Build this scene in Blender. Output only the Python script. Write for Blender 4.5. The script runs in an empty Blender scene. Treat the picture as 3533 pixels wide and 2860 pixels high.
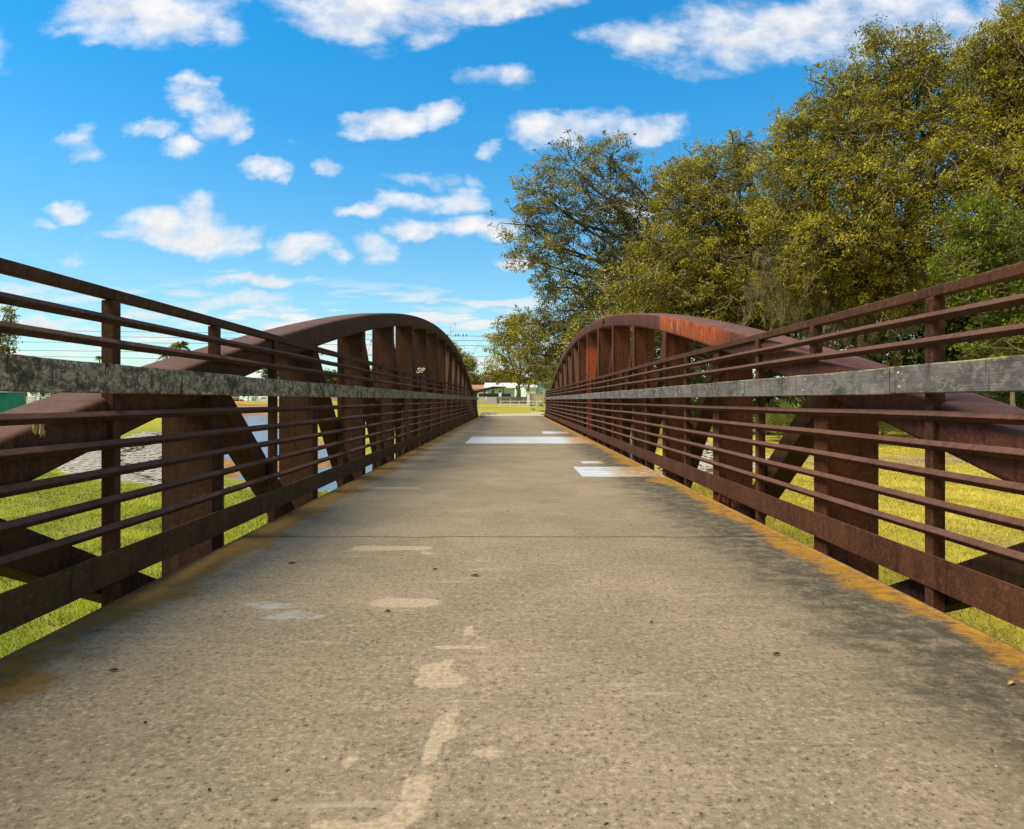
import bpy, math, random
import numpy as np
from mathutils import Vector, noise as mnoise
R = math.radians
rng = np.random.default_rng(7)
random.seed(7)
sc = bpy.context.scene
C = sc.collection
F = 1450.0; CX = 1070.0; CY = 838.0; EYE = 0.92; CAMX = -0.029

def at(px, py, Y):
    return Vector((CAMX + (px - CX) * Y / F, Y, EYE + (CY - py) * Y / F))

# ------------------------------------------------------------------ helpers
class MB:
    def __init__(s): s.v = []; s.f = []
    def add(s, vs, fs):
        o = len(s.v); s.v += [tuple(p) for p in vs]; s.f += [tuple(i + o for i in f) for f in fs]
    def box(s, x0, x1, y0, y1, z0, z1):
        x0, x1 = min(x0, x1), max(x0, x1)
        s.add([(x0,y0,z0),(x1,y0,z0),(x1,y1,z0),(x0,y1,z0),(x0,y0,z1),(x1,y0,z1),(x1,y1,z1),(x0,y1,z1)],
              [(0,3,2,1),(4,5,6,7),(0,1,5,4),(1,2,6,5),(2,3,7,6),(3,0,4,7)])
    def prism(s, poly, axis, a, b):
        """poly in the two other axes, extruded along axis (0,1,2) a..b"""
        n = len(poly); vs = []
        for t in (a, b):
            for (p, q) in poly:
                if axis == 1: vs.append((p, t, q))
                elif axis == 0: vs.append((t, p, q))
                else: vs.append((p, q, t))
        fs = [tuple(range(n)), tuple(range(2*n-1, n-1, -1))] + [(i, i+n, (i+1) % n + n, (i+1) % n) for i in range(n)]
        s.add(vs, fs)
    def tube(s, pts, rad, n=6, cap=True):
        pts = [Vector(p) for p in pts]
        if not hasattr(rad, '__len__'): rad = [rad] * len(pts)
        vs = []; fs = []
        up = Vector((0.13, 0.21, 1)).normalized()
        for i, p in enumerate(pts):
            d = (pts[min(i+1, len(pts)-1)] - pts[max(i-1, 0)])
            if d.length < 1e-6: d = Vector((0,0,1))
            d.normalize()
            a = d.cross(up)
            if a.length < 0.05: a = d.cross(Vector((1,0,0)))
            a.normalize(); b = d.cross(a)
            for k in range(n):
                t = 2*math.pi*k/n
                vs.append(p + (a*math.cos(t) + b*math.sin(t)) * rad[i])
        for i in range(len(pts)-1):
            for k in range(n):
                fs.append((i*n+k, i*n+(k+1) % n, (i+1)*n+(k+1) % n, (i+1)*n+k))
        if cap:
            fs.append(tuple(range(n-1, -1, -1))); fs.append(tuple(range((len(pts)-1)*n, len(pts)*n)))
        s.add(vs, fs)
    def ball(s, c, r, sx=1, sy=1, sz=1, n=8, m=6):
        vs = [(c[0], c[1], c[2]+r*sz)]
        for i in range(1, m):
            t = math.pi*i/m
            for k in range(n):
                a = 2*math.pi*k/n
                vs.append((c[0]+r*sx*math.sin(t)*math.cos(a), c[1]+r*sy*math.sin(t)*math.sin(a), c[2]+r*sz*math.cos(t)))
        vs.append((c[0], c[1], c[2]-r*sz)); L = len(vs)-1
        fs = [(0, 1+k, 1+(k+1) % n) for k in range(n)]
        for i in range(m-2):
            for k in range(n):
                fs.append((1+i*n+k, 1+(i+1)*n+k, 1+(i+1)*n+(k+1) % n, 1+i*n+(k+1) % n))
        fs += [(L, 1+(m-2)*n+(k+1) % n, 1+(m-2)*n+k) for k in range(n)]
        s.add(vs, fs)
    def build(s, name, mat, parent=None, bevel=0, smooth=False, seg=2):
        me = bpy.data.meshes.new(name)
        off = parent_origin(parent)
        me.from_pydata([(a-off[0], b-off[1], c-off[2]) for a, b, c in s.v], [], s.f)
        me.materials.append(mat)
        if smooth: me.polygons.foreach_set('use_smooth', [True]*len(me.polygons))
        o = bpy.data.objects.new(name, me); C.objects.link(o)
        if parent: o.parent = parent
        if bevel:
            m = o.modifiers.new('Bevel', 'BEVEL'); m.width = bevel; m.segments = seg; m.limit_method = 'ANGLE'
        return o

def parent_origin(p):
    o = Vector((0,0,0))
    while p: o = o + p.location; p = p.parent
    return o
def empty(name, loc=(0,0,0), parent=None):
    o = bpy.data.objects.new(name, None); C.objects.link(o); o.empty_display_size = .2
    if parent: o.parent = parent; o.location = Vector(loc) - parent_origin(parent)
    else: o.location = loc
    return o
def tag(o, label=None, cat=None, group=None, kind=None):
    if label: o['label'] = label
    if cat: o['category'] = cat
    if group: o['group'] = group
    if kind: o['kind'] = kind
    return o
def np_mesh(name, V, Fq, mat, parent=None, attrs=None, smooth=False, nper=4):
    me = bpy.data.meshes.new(name)
    off = parent_origin(parent)
    V = V - np.array([off[0], off[1], off[2]])
    nv = len(V); nf = len(Fq)
    me.vertices.add(nv); me.vertices.foreach_set('co', V.astype(np.float32).ravel())
    me.loops.add(nf*nper); me.loops.foreach_set('vertex_index', Fq.astype(np.int32).ravel())
    me.polygons.add(nf); me.polygons.foreach_set('loop_start', np.arange(0, nf*nper, nper, dtype=np.int32))
    if smooth: me.polygons.foreach_set('use_smooth', np.ones(nf, dtype=bool))
    for k, a in (attrs or {}).items():
        at_ = me.attributes.new(k, 'FLOAT', 'POINT'); at_.data.foreach_set('value', a.astype(np.float32))
    me.update(calc_edges=True); me.materials.append(mat)
    o = bpy.data.objects.new(name, me); C.objects.link(o)
    if parent: o.parent = parent
    return o

# ------------------------------------------------------------------ node helper
class NT:
    def __init__(s, nt): s.nt = nt; s.n = nt.nodes; s.l = nt.links
    def new(s, t, **kw):
        n = s.n.new(t)
        for k, v in kw.items(): setattr(n, k, v)
        return n
    def put(s, sock, v):
        if isinstance(v, bpy.types.NodeSocket): s.l.new(v, sock)
        elif v is not None:
            if hasattr(sock.default_value, '__len__') and not hasattr(v, '__len__'): sock.default_value = (v,)*len(sock.default_value)
            elif hasattr(sock.default_value, '__len__') and len(sock.default_value) == 4 and len(v) == 3: sock.default_value = (*v, 1)
            else: sock.default_value = v
    def math(s, op, a, b=None, c=None, clamp=False):
        n = s.new('ShaderNodeMath', operation=op, use_clamp=clamp)
        for i, v in enumerate((a, b, c)):
            if v is not None: s.put(n.inputs[i], v)
        return n.outputs[0]
    def vm(s, op, a, b=None, c=None):
        n = s.new('ShaderNodeVectorMath', operation=op)
        for i, v in enumerate((a, b, c)):
            if v is not None: s.put(n.inputs[i], v)
        return n.outputs['Value'] if op in ('LENGTH', 'DOT_PRODUCT', 'DISTANCE') else n.outputs[0]
    def mix(s, f, a, b, blend='MIX'):
        n = s.new('ShaderNodeMix', data_type='RGBA', blend_type=blend)
        s.put(n.inputs[0], f); s.put(n.inputs[6], a); s.put(n.inputs[7], b)
        return n.outputs[2]
    def noise(s, vec, scale=5, detail=4, rough=.55, dist=0, out=0):
        n = s.new('ShaderNodeTexNoise'); s.put(n.inputs['Vector'], vec)
        n.inputs['Scale'].default_value = scale; n.inputs['Detail'].default_value = detail
        n.inputs['Roughness'].default_value = rough; n.inputs['Distortion'].default_value = dist
        return n.outputs[out]
    def voro(s, vec, scale=5, feature='F1', out='Distance', rand=1):
        n = s.new('ShaderNodeTexVoronoi', feature=feature); s.put(n.inputs['Vector'], vec)
        n.inputs['Scale'].default_value = scale; n.inputs['Randomness'].default_value = rand
        return n.outputs[out]
    def ss(s, v, a, b, lo=0, hi=1):
        n = s.new('ShaderNodeMapRange', interpolation_type='SMOOTHSTEP'); s.put(n.inputs[0], v)
        n.inputs[1].default_value = a; n.inputs[2].default_value = b; n.inputs[3].default_value = lo; n.inputs[4].default_value = hi
        return n.outputs[0]
    def scale(s, vec, sx, sy, sz): return s.vm('MULTIPLY', vec, (sx, sy, sz))
    def obj(s): return s.new('ShaderNodeTexCoord').outputs['Object']
    def sep(s, v):
        n = s.new('ShaderNodeSeparateXYZ'); s.put(n.inputs[0], v); return n.outputs
    def comb(s, x, y, z):
        n = s.new('ShaderNodeCombineXYZ'); s.put(n.inputs[0], x); s.put(n.inputs[1], y); s.put(n.inputs[2], z); return n.outputs[0]
    def attr(s, name): return s.new('ShaderNodeAttribute', attribute_name=name).outputs['Fac']
    def bump(s, h, strength=.3, dist=.01):
        n = s.new('ShaderNodeBump'); s.put(n.inputs['Height'], h)
        n.inputs['Strength'].default_value = strength; n.inputs['Distance'].default_value = dist
        return n.outputs[0]

def material(name, fn):
    m = bpy.data.materials.new(name); m.use_nodes = True
    nt = m.node_tree; nt.nodes.clear()
    t = NT(nt)
    out = t.new('ShaderNodeOutputMaterial'); b = t.new('ShaderNodeBsdfPrincipled')
    nt.links.new(b.outputs[0], out.inputs[0])
    t.bsdf = b; t.out = out
    fn(t, b)
    return m
def setb(t, b, col=None, rough=None, nrm=None, metal=None, spec=None):
    if col is not None: t.put(b.inputs['Base Color'], col)
    if rough is not None: t.put(b.inputs['Roughness'], rough)
    if nrm is not None: t.put(b.inputs['Normal'], nrm)
    if metal is not None: t.put(b.inputs['Metallic'], metal)
    if spec is not None: t.put(b.inputs['Specular IOR Level'], spec)
def plain(name, col, rough=.8, var=.15, sc_=8, spec=.3):
    def fn(t, b):
        o = t.obj(); n = t.noise(o, sc_, 4)
        c = t.mix(t.ss(n, .3, .7), [x*(1-var) for x in col], [min(1, x*(1+var)) for x in col])
        setb(t, b, c, rough, spec=spec)
    return material(name, fn)

# ---- rusty weathering steel
def steel_fn(base, warm, cool, moss=.0):
    def fn(t, b):
        o = t.obj()
        big = t.noise(t.scale(o, 1, 1, .35), 2.3, 5, .6)
        streak = t.noise(t.scale(o, 14, 14, .9), 1.6, 5, .65)
        fine = t.noise(o, 90, 4, .7)
        blot = t.noise(o, 7, 6, .7)
        c = t.mix(t.ss(big, .35, .65), base, warm)
        c = t.mix(t.math('MULTIPLY', t.ss(streak, .46, .72), .75), c, [x*.35 for x in base])
        c = t.mix(t.math('MULTIPLY', t.ss(blot, .52, .7), .5), c, cool)
        mot = t.noise(o, 34, 5, .75)
        c = t.mix(t.math('MULTIPLY', t.ss(mot, .5, .66), .5), c, [x*2.2 for x in warm])
        c = t.mix(t.math('MULTIPLY', t.ss(fine, .5, .75), .38), c, [x*2.3 for x in warm])
        c = t.mix(t.math('MULTIPLY', t.ss(fine, .5, .3), .4), c, [x*.4 for x in base])
        # upward-facing surfaces turn paler
        g = t.new('ShaderNodeNewGeometry'); nz = t.sep(g.outputs['Normal'])[2]
        up = t.math('MULTIPLY', t.ss(nz, .35, .9), t.ss(blot, .3, .7, .45, 1))
        c = t.mix(t.math('MULTIPLY', up, .55), c, (.20, .115, .10))
        if moss:
            mz = t.noise(t.scale(o, 9, 9, 1.2), 1.3, 5, .7)
            c = t.mix(t.math('MULTIPLY', t.ss(mz, .5, .68), moss), c, (.062, .06, .016))
        spk = t.voro(o, 55); sel = t.ss(spk, .09, .05)
        rare = t.ss(t.noise(o, 21, 2), .64, .68)
        c = t.mix(t.math('MULTIPLY', sel, rare), c, (.5, .45, .38))
        setb(t, b, c, t.ss(fine, .3, .7, .72, .95), t.bump(t.math('ADD', fine, t.math('MULTIPLY', blot, .8)), .5, .005), spec=.22)
    return fn
M = {}
M['steel_l'] = material('rusted_steel_brown', steel_fn((.042,.018,.009), (.070,.030,.012), (.024,.014,.009), .45))
M['steel_r'] = material('rusted_steel_red', steel_fn((.050,.020,.010), (.082,.033,.014), (.032,.016,.011), .0))
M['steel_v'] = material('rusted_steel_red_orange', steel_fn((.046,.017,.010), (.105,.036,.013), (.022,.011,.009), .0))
M['steel_shade'] = material('rusted_steel_shaded', steel_fn((.030,.013,.008), (.058,.024,.012), (.018,.011,.008), .3))  # darker copy of the brown steel: shade painted into the left verticals
M['steel_toe'] = material('rusted_steel_mossy', steel_fn((.055,.030,.012), (.085,.043,.015), (.045,.034,.012), .85))

def chord_patch(t, b):
    # same steel with a flaked orange zone on the right chord
    steel_fn((.066,.022,.016), (.10,.034,.021), (.042,.018,.014), 0)(t, b)
    c0 = b.inputs['Base Color'].links[0].from_socket
    o = t.obj(); s = t.sep(o)
    n1 = t.noise(t.scale(o, 1, 2.2, .5), 3.2, 6, .7); n2 = t.noise(t.scale(o, 1, 5, .6), 5, 5, .75)
    zone = t.math('MULTIPLY', t.ss(s[1], 6.2, 6.9), t.ss(s[1], 9.35, 9.3))
    zone = t.math('MULTIPLY', zone, t.ss(s[1], 5.4, 8.9, .85, 1))
    inner = t.ss(s[0], -.149, -.156)
    m = t.math('MULTIPLY', t.math('MULTIPLY', zone, inner), t.ss(n1, .36, .47))
    c = t.mix(m, c0, (.30, .062, .014))
    m2 = t.math('MULTIPLY', t.math('MULTIPLY', zone, inner), t.ss(n2, .56, .66))
    c = t.mix(m2, c, (.42, .26, .12))
    setb(t, b, c)
M['chord_r'] = material('rusted_steel_flaking_orange', chord_patch)
def orange_flake(t, b):
    steel_fn((.074,.025,.015), (.11,.036,.018), (.036,.017,.013), 0)(t, b)
    c0 = b.inputs['Base Color'].links[0].from_socket
    o = t.obj(); s = t.sep(o)
    n1 = t.noise(o, 9, 6, .7, 1.2)
    m = t.math('MULTIPLY', t.ss(t.math('ADD', s[2], t.math('MULTIPLY', n1, .5)), 2.6, 2.5), t.ss(n1, .36, .47))
    c = t.mix(t.math('MULTIPLY', m, t.ss(t.noise(o, 16, 6, .75, 1), .4, .52, .35, 1)), c0, (.40, .075, .02))
    setb(t, b, c)
M['steel_orange'] = material('rusted_steel_orange_patch', orange_flake)

def board_fn(lichen, base=(.2,.19,.185)):
    def fn(t, b):
        o = t.obj()
        grain = t.noise(t.scale(o, 1, 1.2, 22), 3, 5, .6, .4)
        big = t.noise(t.scale(o, 1, .8, 1.5), 3.5, 5, .6)
        fine = t.noise(o, 60, 5, .7); mid = t.noise(t.scale(o, 1, .6, 1), 24, 7, .8, .3)
        c = t.mix(t.ss(big, .3, .7), [x*.55 for x in base], [x*1.25 for x in base])
        c = t.mix(t.math('MULTIPLY', t.ss(grain, .45, .7), .3), c, [x*.4 for x in base])
        if lichen:
            c = t.mix(t.math('MULTIPLY', t.ss(mid, .47, .57), .8), c, (.40, .34, .235))
            v = t.ss(t.noise(t.scale(o, 1, .7, 1), 34, 6, .85, .8), .53, .58)
            c = t.mix(t.math('MULTIPLY', v, .7), c, (.56, .55, .38))
            g = t.ss(t.noise(o, 7, 5, .75), .5, .6)
            c = t.mix(t.math('MULTIPLY', g, .8), c, (.05, .05, .022))
        else:
            c = t.mix(t.math('MULTIPLY', t.ss(mid, .50, .60), .65), c, (.27, .245, .21))
            c = t.mix(t.math('MULTIPLY', t.ss(t.noise(o, 5.5, 6, .75, .5), .5, .62), .6), c, (.055, .052, .052))
            ze = t.math('ADD', t.sep(o)[2], t.math('MULTIPLY', t.math('SUBTRACT', t.noise(o, 20, 5, .8), .5), .06))
            c = t.mix(t.math('MULTIPLY', t.ss(ze, 1.075, 1.092), t.ss(t.noise(o, 3.5, 4), .45, .55)), c, (.33, .31, .14))
            g = t.ss(t.noise(o, 8, 4, .7), .6, .72)
            c = t.mix(t.math('MULTIPLY', g, .5), c, (.09, .085, .045))
        run = t.ss(t.noise(t.scale(o, 1, 7, .55), 1.6, 4, .7, .6), .595, .64)
        c = t.mix(t.math('MULTIPLY', run, .9 if lichen else .45), c, (.015, .014, .011))
        setb(t, b, c, .92, t.bump(t.math('ADD', mid, t.math('ADD', fine, grain)), .7, .006), spec=.2)
    return fn
M['board_l'] = material('weathered_board_lichen', board_fn(True, (.15,.125,.085)))
M['board_r'] = material('weathered_board_grey', board_fn(False, (.15,.14,.135)))

# ---- deck concrete (fields stored on the mesh, edges frayed in the shader)
def deck_fn(t, b):
    o = t.obj(); s = t.sep(o)
    ax = t.math('ABSOLUTE', s[0])
    agg = t.noise(o, 55, 6, .75); agg2 = t.noise(t.scale(o, 1, .8, 1), 40, 6, .8, .2)
    mid = t.noise(o, 4.5, 6, .65); big = t.noise(o, .8, 5, .55)
    c = t.mix(t.ss(big, .3, .7), (.205, .166, .108), (.27, .217, .142))
    c = t.mix(t.math('MULTIPLY', t.ss(mid, .52, .72), .45), c, (.165, .14, .092))
    # smoother, paler in the middle distance; exposed aggregate near the start
    rough_zone = t.ss(s[1], 9, 2.5, .35, 1)
    mot = t.noise(o, 2.2, 6, .72, .4)
    c = t.mix(t.math('MULTIPLY', t.ss(mot, .47, .66), .5), c, (.155, .14, .098))
    c = t.mix(t.math('MULTIPLY', t.ss(mot, .47, .3), .3), c, (.37, .29, .185))
    cl = t.noise(t.scale(o, 1, .85, 1), 27, 7, .84, .1)
    c = t.mix(t.math('MULTIPLY', t.ss(cl, .50, .62), t.math('MULTIPLY', rough_zone, .6)), c, (.098, .080, .050))
    c = t.mix(t.math('MULTIPLY', t.ss(cl, .46, .39), t.math('MULTIPLY', rough_zone, .4)), c, (.42, .33, .21))
    c = t.mix(t.math('MULTIPLY', t.ss(agg, .54, .62), t.math('MULTIPLY', rough_zone, .6)), c, (.44, .36, .25))
    c = t.mix(t.math('MULTIPLY', t.ss(agg, .45, .36), t.math('MULTIPLY', rough_zone, .9)), c, (.040, .032, .022))
    stn = t.voro(o, 62)
    c = t.mix(t.math('MULTIPLY', t.math('MULTIPLY', t.ss(stn, .22, .12), t.ss(cl, .5, .56)), t.math('MULTIPLY', rough_zone, .6)), c, (.38, .33, .26))
    drag = t.ss(t.noise(t.scale(o, .35, 4, 1), 5, 6, .7), .56, .68)
    c = t.mix(t.math('MULTIPLY', drag, .4), c, (.42, .35, .24))
    drag2 = t.ss(t.noise(t.scale(o, .5, 5, 1), 3.1, 6, .75), .60, .68)
    c = t.mix(t.math('MULTIPLY', drag2, .5), c, (.13, .11, .075))
    # mildew near the edges, wider on the right
    wob = t.math('MULTIPLY', t.math('SUBTRACT', t.noise(t.scale(o, 1.3, 2.2, 1), 2.2, 6, .75), .5), .9)
    rm = t.ss(t.math('ADD', s[0], wob), .95, 1.5)
    rm = t.math('MULTIPLY', rm, t.ss(s[1], 30, 10, .35, 1))
    lm = t.ss(t.math('SUBTRACT', t.math('MULTIPLY', wob, .7), s[0]), 1.42, 1.8)
    mil = t.math('MAXIMUM', rm, t.math('MULTIPLY', lm, .85))
    patch = t.ss(t.noise(o, 9, 7, .8), .36, .58, .35, 1)
    c = t.mix(t.math('MULTIPLY', t.math('MULTIPLY', mil, patch), .9), c, (.044, .040, .030))
    # pale worn streaks and blotches
    fl = t.attr('pale'); fn_ = t.math('ADD', fl, t.math('MULTIPLY', t.math('SUBTRACT', t.noise(o, 16, 8, .82), .5), .62))
    c = t.mix(t.math('MULTIPLY', t.ss(fn_, .45, .60), .68), c, t.mix(t.ss(agg, .35, .65), (.31, .245, .155), (.50, .405, .265)))
    # white paint
    pf = t.attr('paint')
    pn = t.math('ADD', pf, t.math('MULTIPLY', t.math('SUBTRACT', t.noise(t.scale(o, 1, 3, 1), 6, 7, .8), .5), .9))
    white = t.ss(pn, .42, .5)
    wc = t.mix(t.ss(t.noise(t.scale(o, .6, 3, 1), 4, 5), .35, .65), (.36, .42, .49), (.54, .58, .62))
    c = t.mix(t.math('MULTIPLY', white, .97), c, wc)
    # rust wash along both edges
    rw = t.math('MULTIPLY', t.math('SUBTRACT', t.noise(t.scale(o, .8, 2.0, 1), 3.0, 8, .82), .5), .7)
    rw2 = t.math('MULTIPLY', t.math('SUBTRACT', t.noise(o, .55, 2), .5), .5)
    e = t.math('ADD', t.math('ADD', ax, rw), rw2)
    e = t.math('ADD', e, t.math('MULTIPLY', t.math('MULTIPLY', white, t.ss(t.noise(t.scale(o, .45, 9, 1), 3, 6, .75), .38, .6)), t.ss(s[0], .7, 1.5, 0, .85)))
    e = t.math('ADD', e, t.math('ADD', t.ss(s[0], -1, -1.4, 0, .10), t.ss(s[0], 1, 1.4, 0, .04)))
    e = t.math('ADD', e, t.math('MULTIPLY', t.math('SINE', t.math('MULTIPLY', t.math('ADD', s[1], .42), 5.473)), .045))
    rust = t.ss(e, 1.655, 1.745)
    rc = t.mix(t.noise(o, 12, 5, .7), (.20, .095, .012), (.46, .235, .022))
    rc = t.mix(t.ss(s[0], -1, -1.2), rc, t.mix(t.noise(o, 6, 6, .7), (.13,.08,.018), (.29,.16,.026)))
    grime = t.ss(t.noise(t.scale(o, 1, 1.6, 1), 8, 7, .82), .47, .60)
    rc = t.mix(t.math('MULTIPLY', grime, .55), rc, (.10, .062, .022))
    c = t.mix(t.math('MULTIPLY', rust, t.ss(t.noise(o, 10, 7, .8), .36, .54, .35, 1)), c, rc)
    # small blue-white smears of paint
    sm = t.math('ADD', t.attr('smear'), t.math('MULTIPLY', t.math('SUBTRACT', t.noise(t.scale(o, 1, 3, 1), 11, 6, .8), .5), 1.3))
    c = t.mix(t.math('MULTIPLY', t.ss(sm, .6, .95), .5), c, (.42, .47, .48))
    # transverse joints and hairline cracks
    jy = t.math('ADD', t.math('SUBTRACT', s[1], 4.66), t.math('MULTIPLY', t.math('SUBTRACT', t.noise(o, 2.2, 4), .5), .09))
    jm = t.math('ABSOLUTE', t.math('SUBTRACT', t.math('FLOORED_MODULO', t.math('ADD', jy, 6.888), 13.776), 6.888))
    joint = t.math('MULTIPLY', t.ss(jm, .012, .004), t.ss(t.noise(o, 3, 3), .3, .45, .5, 1))
    c = t.mix(joint, c, (.02, .017, .013))
    ck = t.math('ABSOLUTE', t.math('SUBTRACT', t.noise(t.scale(o, .5, 1.6, 1), 1.1, 5, .6), .5))
    ckm = t.math('MULTIPLY', t.ss(ck, .0035, .001), t.ss(t.noise(o, .6, 2), .54, .62))
    c = t.mix(t.math('MULTIPLY', ckm, .55), c, (.05, .04, .03))
    # tiny light grit
    sp = t.voro(o, 34); rare = t.ss(t.noise(o, 13, 1), .66, .69)
    c = t.mix(t.math('MULTIPLY', t.ss(sp, .1, .07), rare), c, (.62, .58, .5))
    h = t.math('ADD', t.math('MULTIPLY', agg2, rough_zone), t.math('MULTIPLY', agg, .6))
    h = t.math('SUBTRACT', h, t.math('MULTIPLY', joint, 2))
    setb(t, b, c, .93, t.bump(h, .24, .005), spec=.2)
M['deck'] = material('worn_concrete_deck', deck_fn)
def path_fn(t, b):
    o = t.obj()
    n = t.noise(o, 2, 6, .65); f = t.noise(o, 30, 4, .7)
    c = t.mix(t.ss(n, .3, .7), (.40, .33, .23), (.52, .44, .32))
    c = t.mix(t.math('MULTIPLY', t.ss(f, .5, .7), .3), c, (.25, .2, .13))
    c = t.mix(t.math('MULTIPLY', t.ss(t.noise(t.scale(o, .3, 2, 1), 2, 5), .6, .66), .5), c, (.2, .17, .12))
    setb(t, b, c, .95, spec=.2)
M['path'] = material('pale_concrete_path', path_fn)

# ---- ground
def ground_fn(t, b):
    o = t.obj(); s = t.sep(o)
    n = t.noise(o, .7, 6, .7); f = t.noise(o, 14, 5, .75); ff = t.noise(o, 55, 4, .75); big = t.noise(o, .12, 4)
    side = t.ss(s[0], -2, 4)
    g1 = t.mix(side, (.15, .195, .010), (.38, .33, .025))
    g2 = t.mix(side, (.28, .30, .018), (.58, .46, .06))
    c = t.mix(t.ss(n, .35, .65), g1, g2)
    far = t.ss(s[1], 38, 60)
    c = t.mix(far, c, t.mix(t.ss(n, .3, .7), (.27, .29, .014), (.42, .36, .035)))
    c = t.mix(t.math('MULTIPLY', t.ss(f, .48, .62), .65), c, (.30, .27, .06))
    c = t.mix(t.math('MULTIPLY', t.ss(ff, .5, .36), .6), c, (.04, .06, .006))
    c = t.mix(t.math('MULTIPLY', t.ss(t.noise(o, .5, 6, .75), .52, .64), .6), c, (.30, .23, .10))
    # worn dirt
    dirt = t.math('ADD', t.attr('dirt'), t.math('MULTIPLY', t.math('SUBTRACT', t.noise(o, 1.6, 6, .75), .5), .9))
    c = t.mix(t.ss(dirt, .4, .62), c, t.mix(f, (.26, .19, .10), (.44, .34, .20)))
    # sand / mud by the water
    sand = t.math('ADD', t.attr('sand'), t.math('MULTIPLY', t.math('SUBTRACT', t.noise(o, 1.2, 6, .75), .5), .5))
    sc1 = t.mix(t.ss(t.noise(o, 4, 6, .75), .35, .65), (.16, .085, .03), (.40, .25, .11))
    c = t.mix(t.ss(sand, .42, .55), c, sc1)
    # cabled concrete block mat on the banks
    mat = t.math('ADD', t.attr('mat'), t.math('MULTIPLY', t.math('SUBTRACT', t.noise(o, .9, 5, .7), .5), .35))
    v = t.voro(t.scale(o, 1, 1, 1), 2.6, 'DISTANCE_TO_EDGE', 'Distance', .35)
    blk = t.mix(t.noise(o, 3, 5, .7), (.36, .33, .27), (.56, .52, .44))
    blk = t.mix(t.ss(v, .10, .04), blk, (.045, .045, .03))
    mm = t.ss(mat, .45, .52)
    c = t.mix(mm, c, blk)
    h = t.math('ADD', t.math('MULTIPLY', ff, .4), t.math('ADD', f, t.math('MULTIPLY', t.math('MULTIPLY', t.ss(v, .02, .12), mm), 5)))
    setb(t, b, c, .97, t.bump(h, .8, .03), spec=.1)
M['ground'] = material('grass_ground', ground_fn)
def water_fn(t, b):
    o = t.obj()
    w = t.noise(t.scale(o, 1, 1.6, 1), 3.2, 5, .6, .6)
    w2 = t.noise(t.scale(o, 1, 2.2, 1), 11, 3, .6)
    setb(t, b, (.05, .15, .32), .12, t.bump(t.math('ADD', w, t.math('MULTIPLY', w2, .3)), .4, .10), spec=.6)
M['water'] = material('rippled_water', water_fn)

# ---- foliage
def leaf_mat(name, dark, light, accent=None, tr=.25):
    m = bpy.data.materials.new(name); m.use_nodes = True; nt = m.node_tree; nt.nodes.clear(); t = NT(nt)
    out = t.new('ShaderNodeOutputMaterial')
    a = t.attr('tint')
    c = t.mix(t.ss(a, 0, 1), dark, light)
    if accent: c = t.mix(t.ss(a, .985, .99), c, accent)
    d = t.new('ShaderNodeBsdfPrincipled'); t.put(d.inputs['Base Color'], c); d.inputs['Roughness'].default_value = .5
    d.inputs['Specular IOR Level'].default_value = .35
    tl = t.new('ShaderNodeBsdfTranslucent'); t.put(tl.inputs[0], t.mix(.5, c, light))
    ms = t.new('ShaderNodeMixShader'); ms.inputs[0].default_value = tr
    nt.links.new(d.outputs[0], ms.inputs[1]); nt.links.new(tl.outputs[0], ms.inputs[2]); nt.links.new(ms.outputs[0], out.inputs[0])
    return m
M['leaf_gold'] = leaf_mat('oak_leaves_olive', (.045,.052,.006), (.54,.48,.034), (.55,.24,.01))
M['leaf_dark'] = leaf_mat('oak_leaves_dark', (.05,.052,.010), (.44,.39,.055))
M['leaf_green'] = leaf_mat('leaves_fresh_green', (.035,.065,.005), (.28,.33,.02))
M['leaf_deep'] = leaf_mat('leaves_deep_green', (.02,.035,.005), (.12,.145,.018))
M['leaf_autumn'] = leaf_mat('leaves_russet', (.11,.07,.02), (.34,.22,.06))
M['leaf_palm'] = leaf_mat('palm_fronds', (.06,.09,.01), (.28,.30,.06))
M['litter'] = leaf_mat('leaf_litter', (.02,.016,.012), (.30,.22,.12), tr=.1)
M['moss'] = leaf_mat('hanging_moss', (.10,.085,.035), (.29,.235,.11), tr=.35)
M['grass'] = leaf_mat('grass_blades_green', (.07,.12,.006), (.56,.58,.05), (.75,.72,.55))
M['grass_gold'] = leaf_mat('grass_blades_golden', (.20,.20,.014), (.74,.60,.10), (.75,.72,.55))
def bark_fn(c1, c2):
    def fn(t, b):
        o = t.obj(); n = t.noise(t.scale(o, 3, 3, .8), 3, 6, .7)
        setb(t, b, t.mix(t.ss(n, .35, .65), c1, c2), .95, t.bump(n, .8, .05), spec=.1)
    return fn
M['bark'] = material('oak_bark', bark_fn((.045,.035,.022), (.16,.13,.085)))
M['bark_pale'] = material('pale_bark', bark_fn((.16,.12,.07), (.36,.29,.18)))
M['twig'] = material('pale_twigs', bark_fn((.24,.19,.10), (.46,.37,.22)))
M['palm_trunk'] = material('palm_trunk_bark', bark_fn((.12,.07,.03), (.46,.32,.18)))

# ------------------------------------------------------------------ footbridge
bridge = empty('footbridge', (0, 0, 0))
tag(bridge, 'rusted steel bowstring arch footbridge with a worn concrete deck running away to the far bank', 'bridge')
BAY = 2.296; Y0 = 2.42; YC = Y0 + 8*BAY
def zb(y): return EYE + 1.79 - .0348*((y - YC)/BAY)**2
XI, XO = 1.98, 2.31
NB = 17

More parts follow.
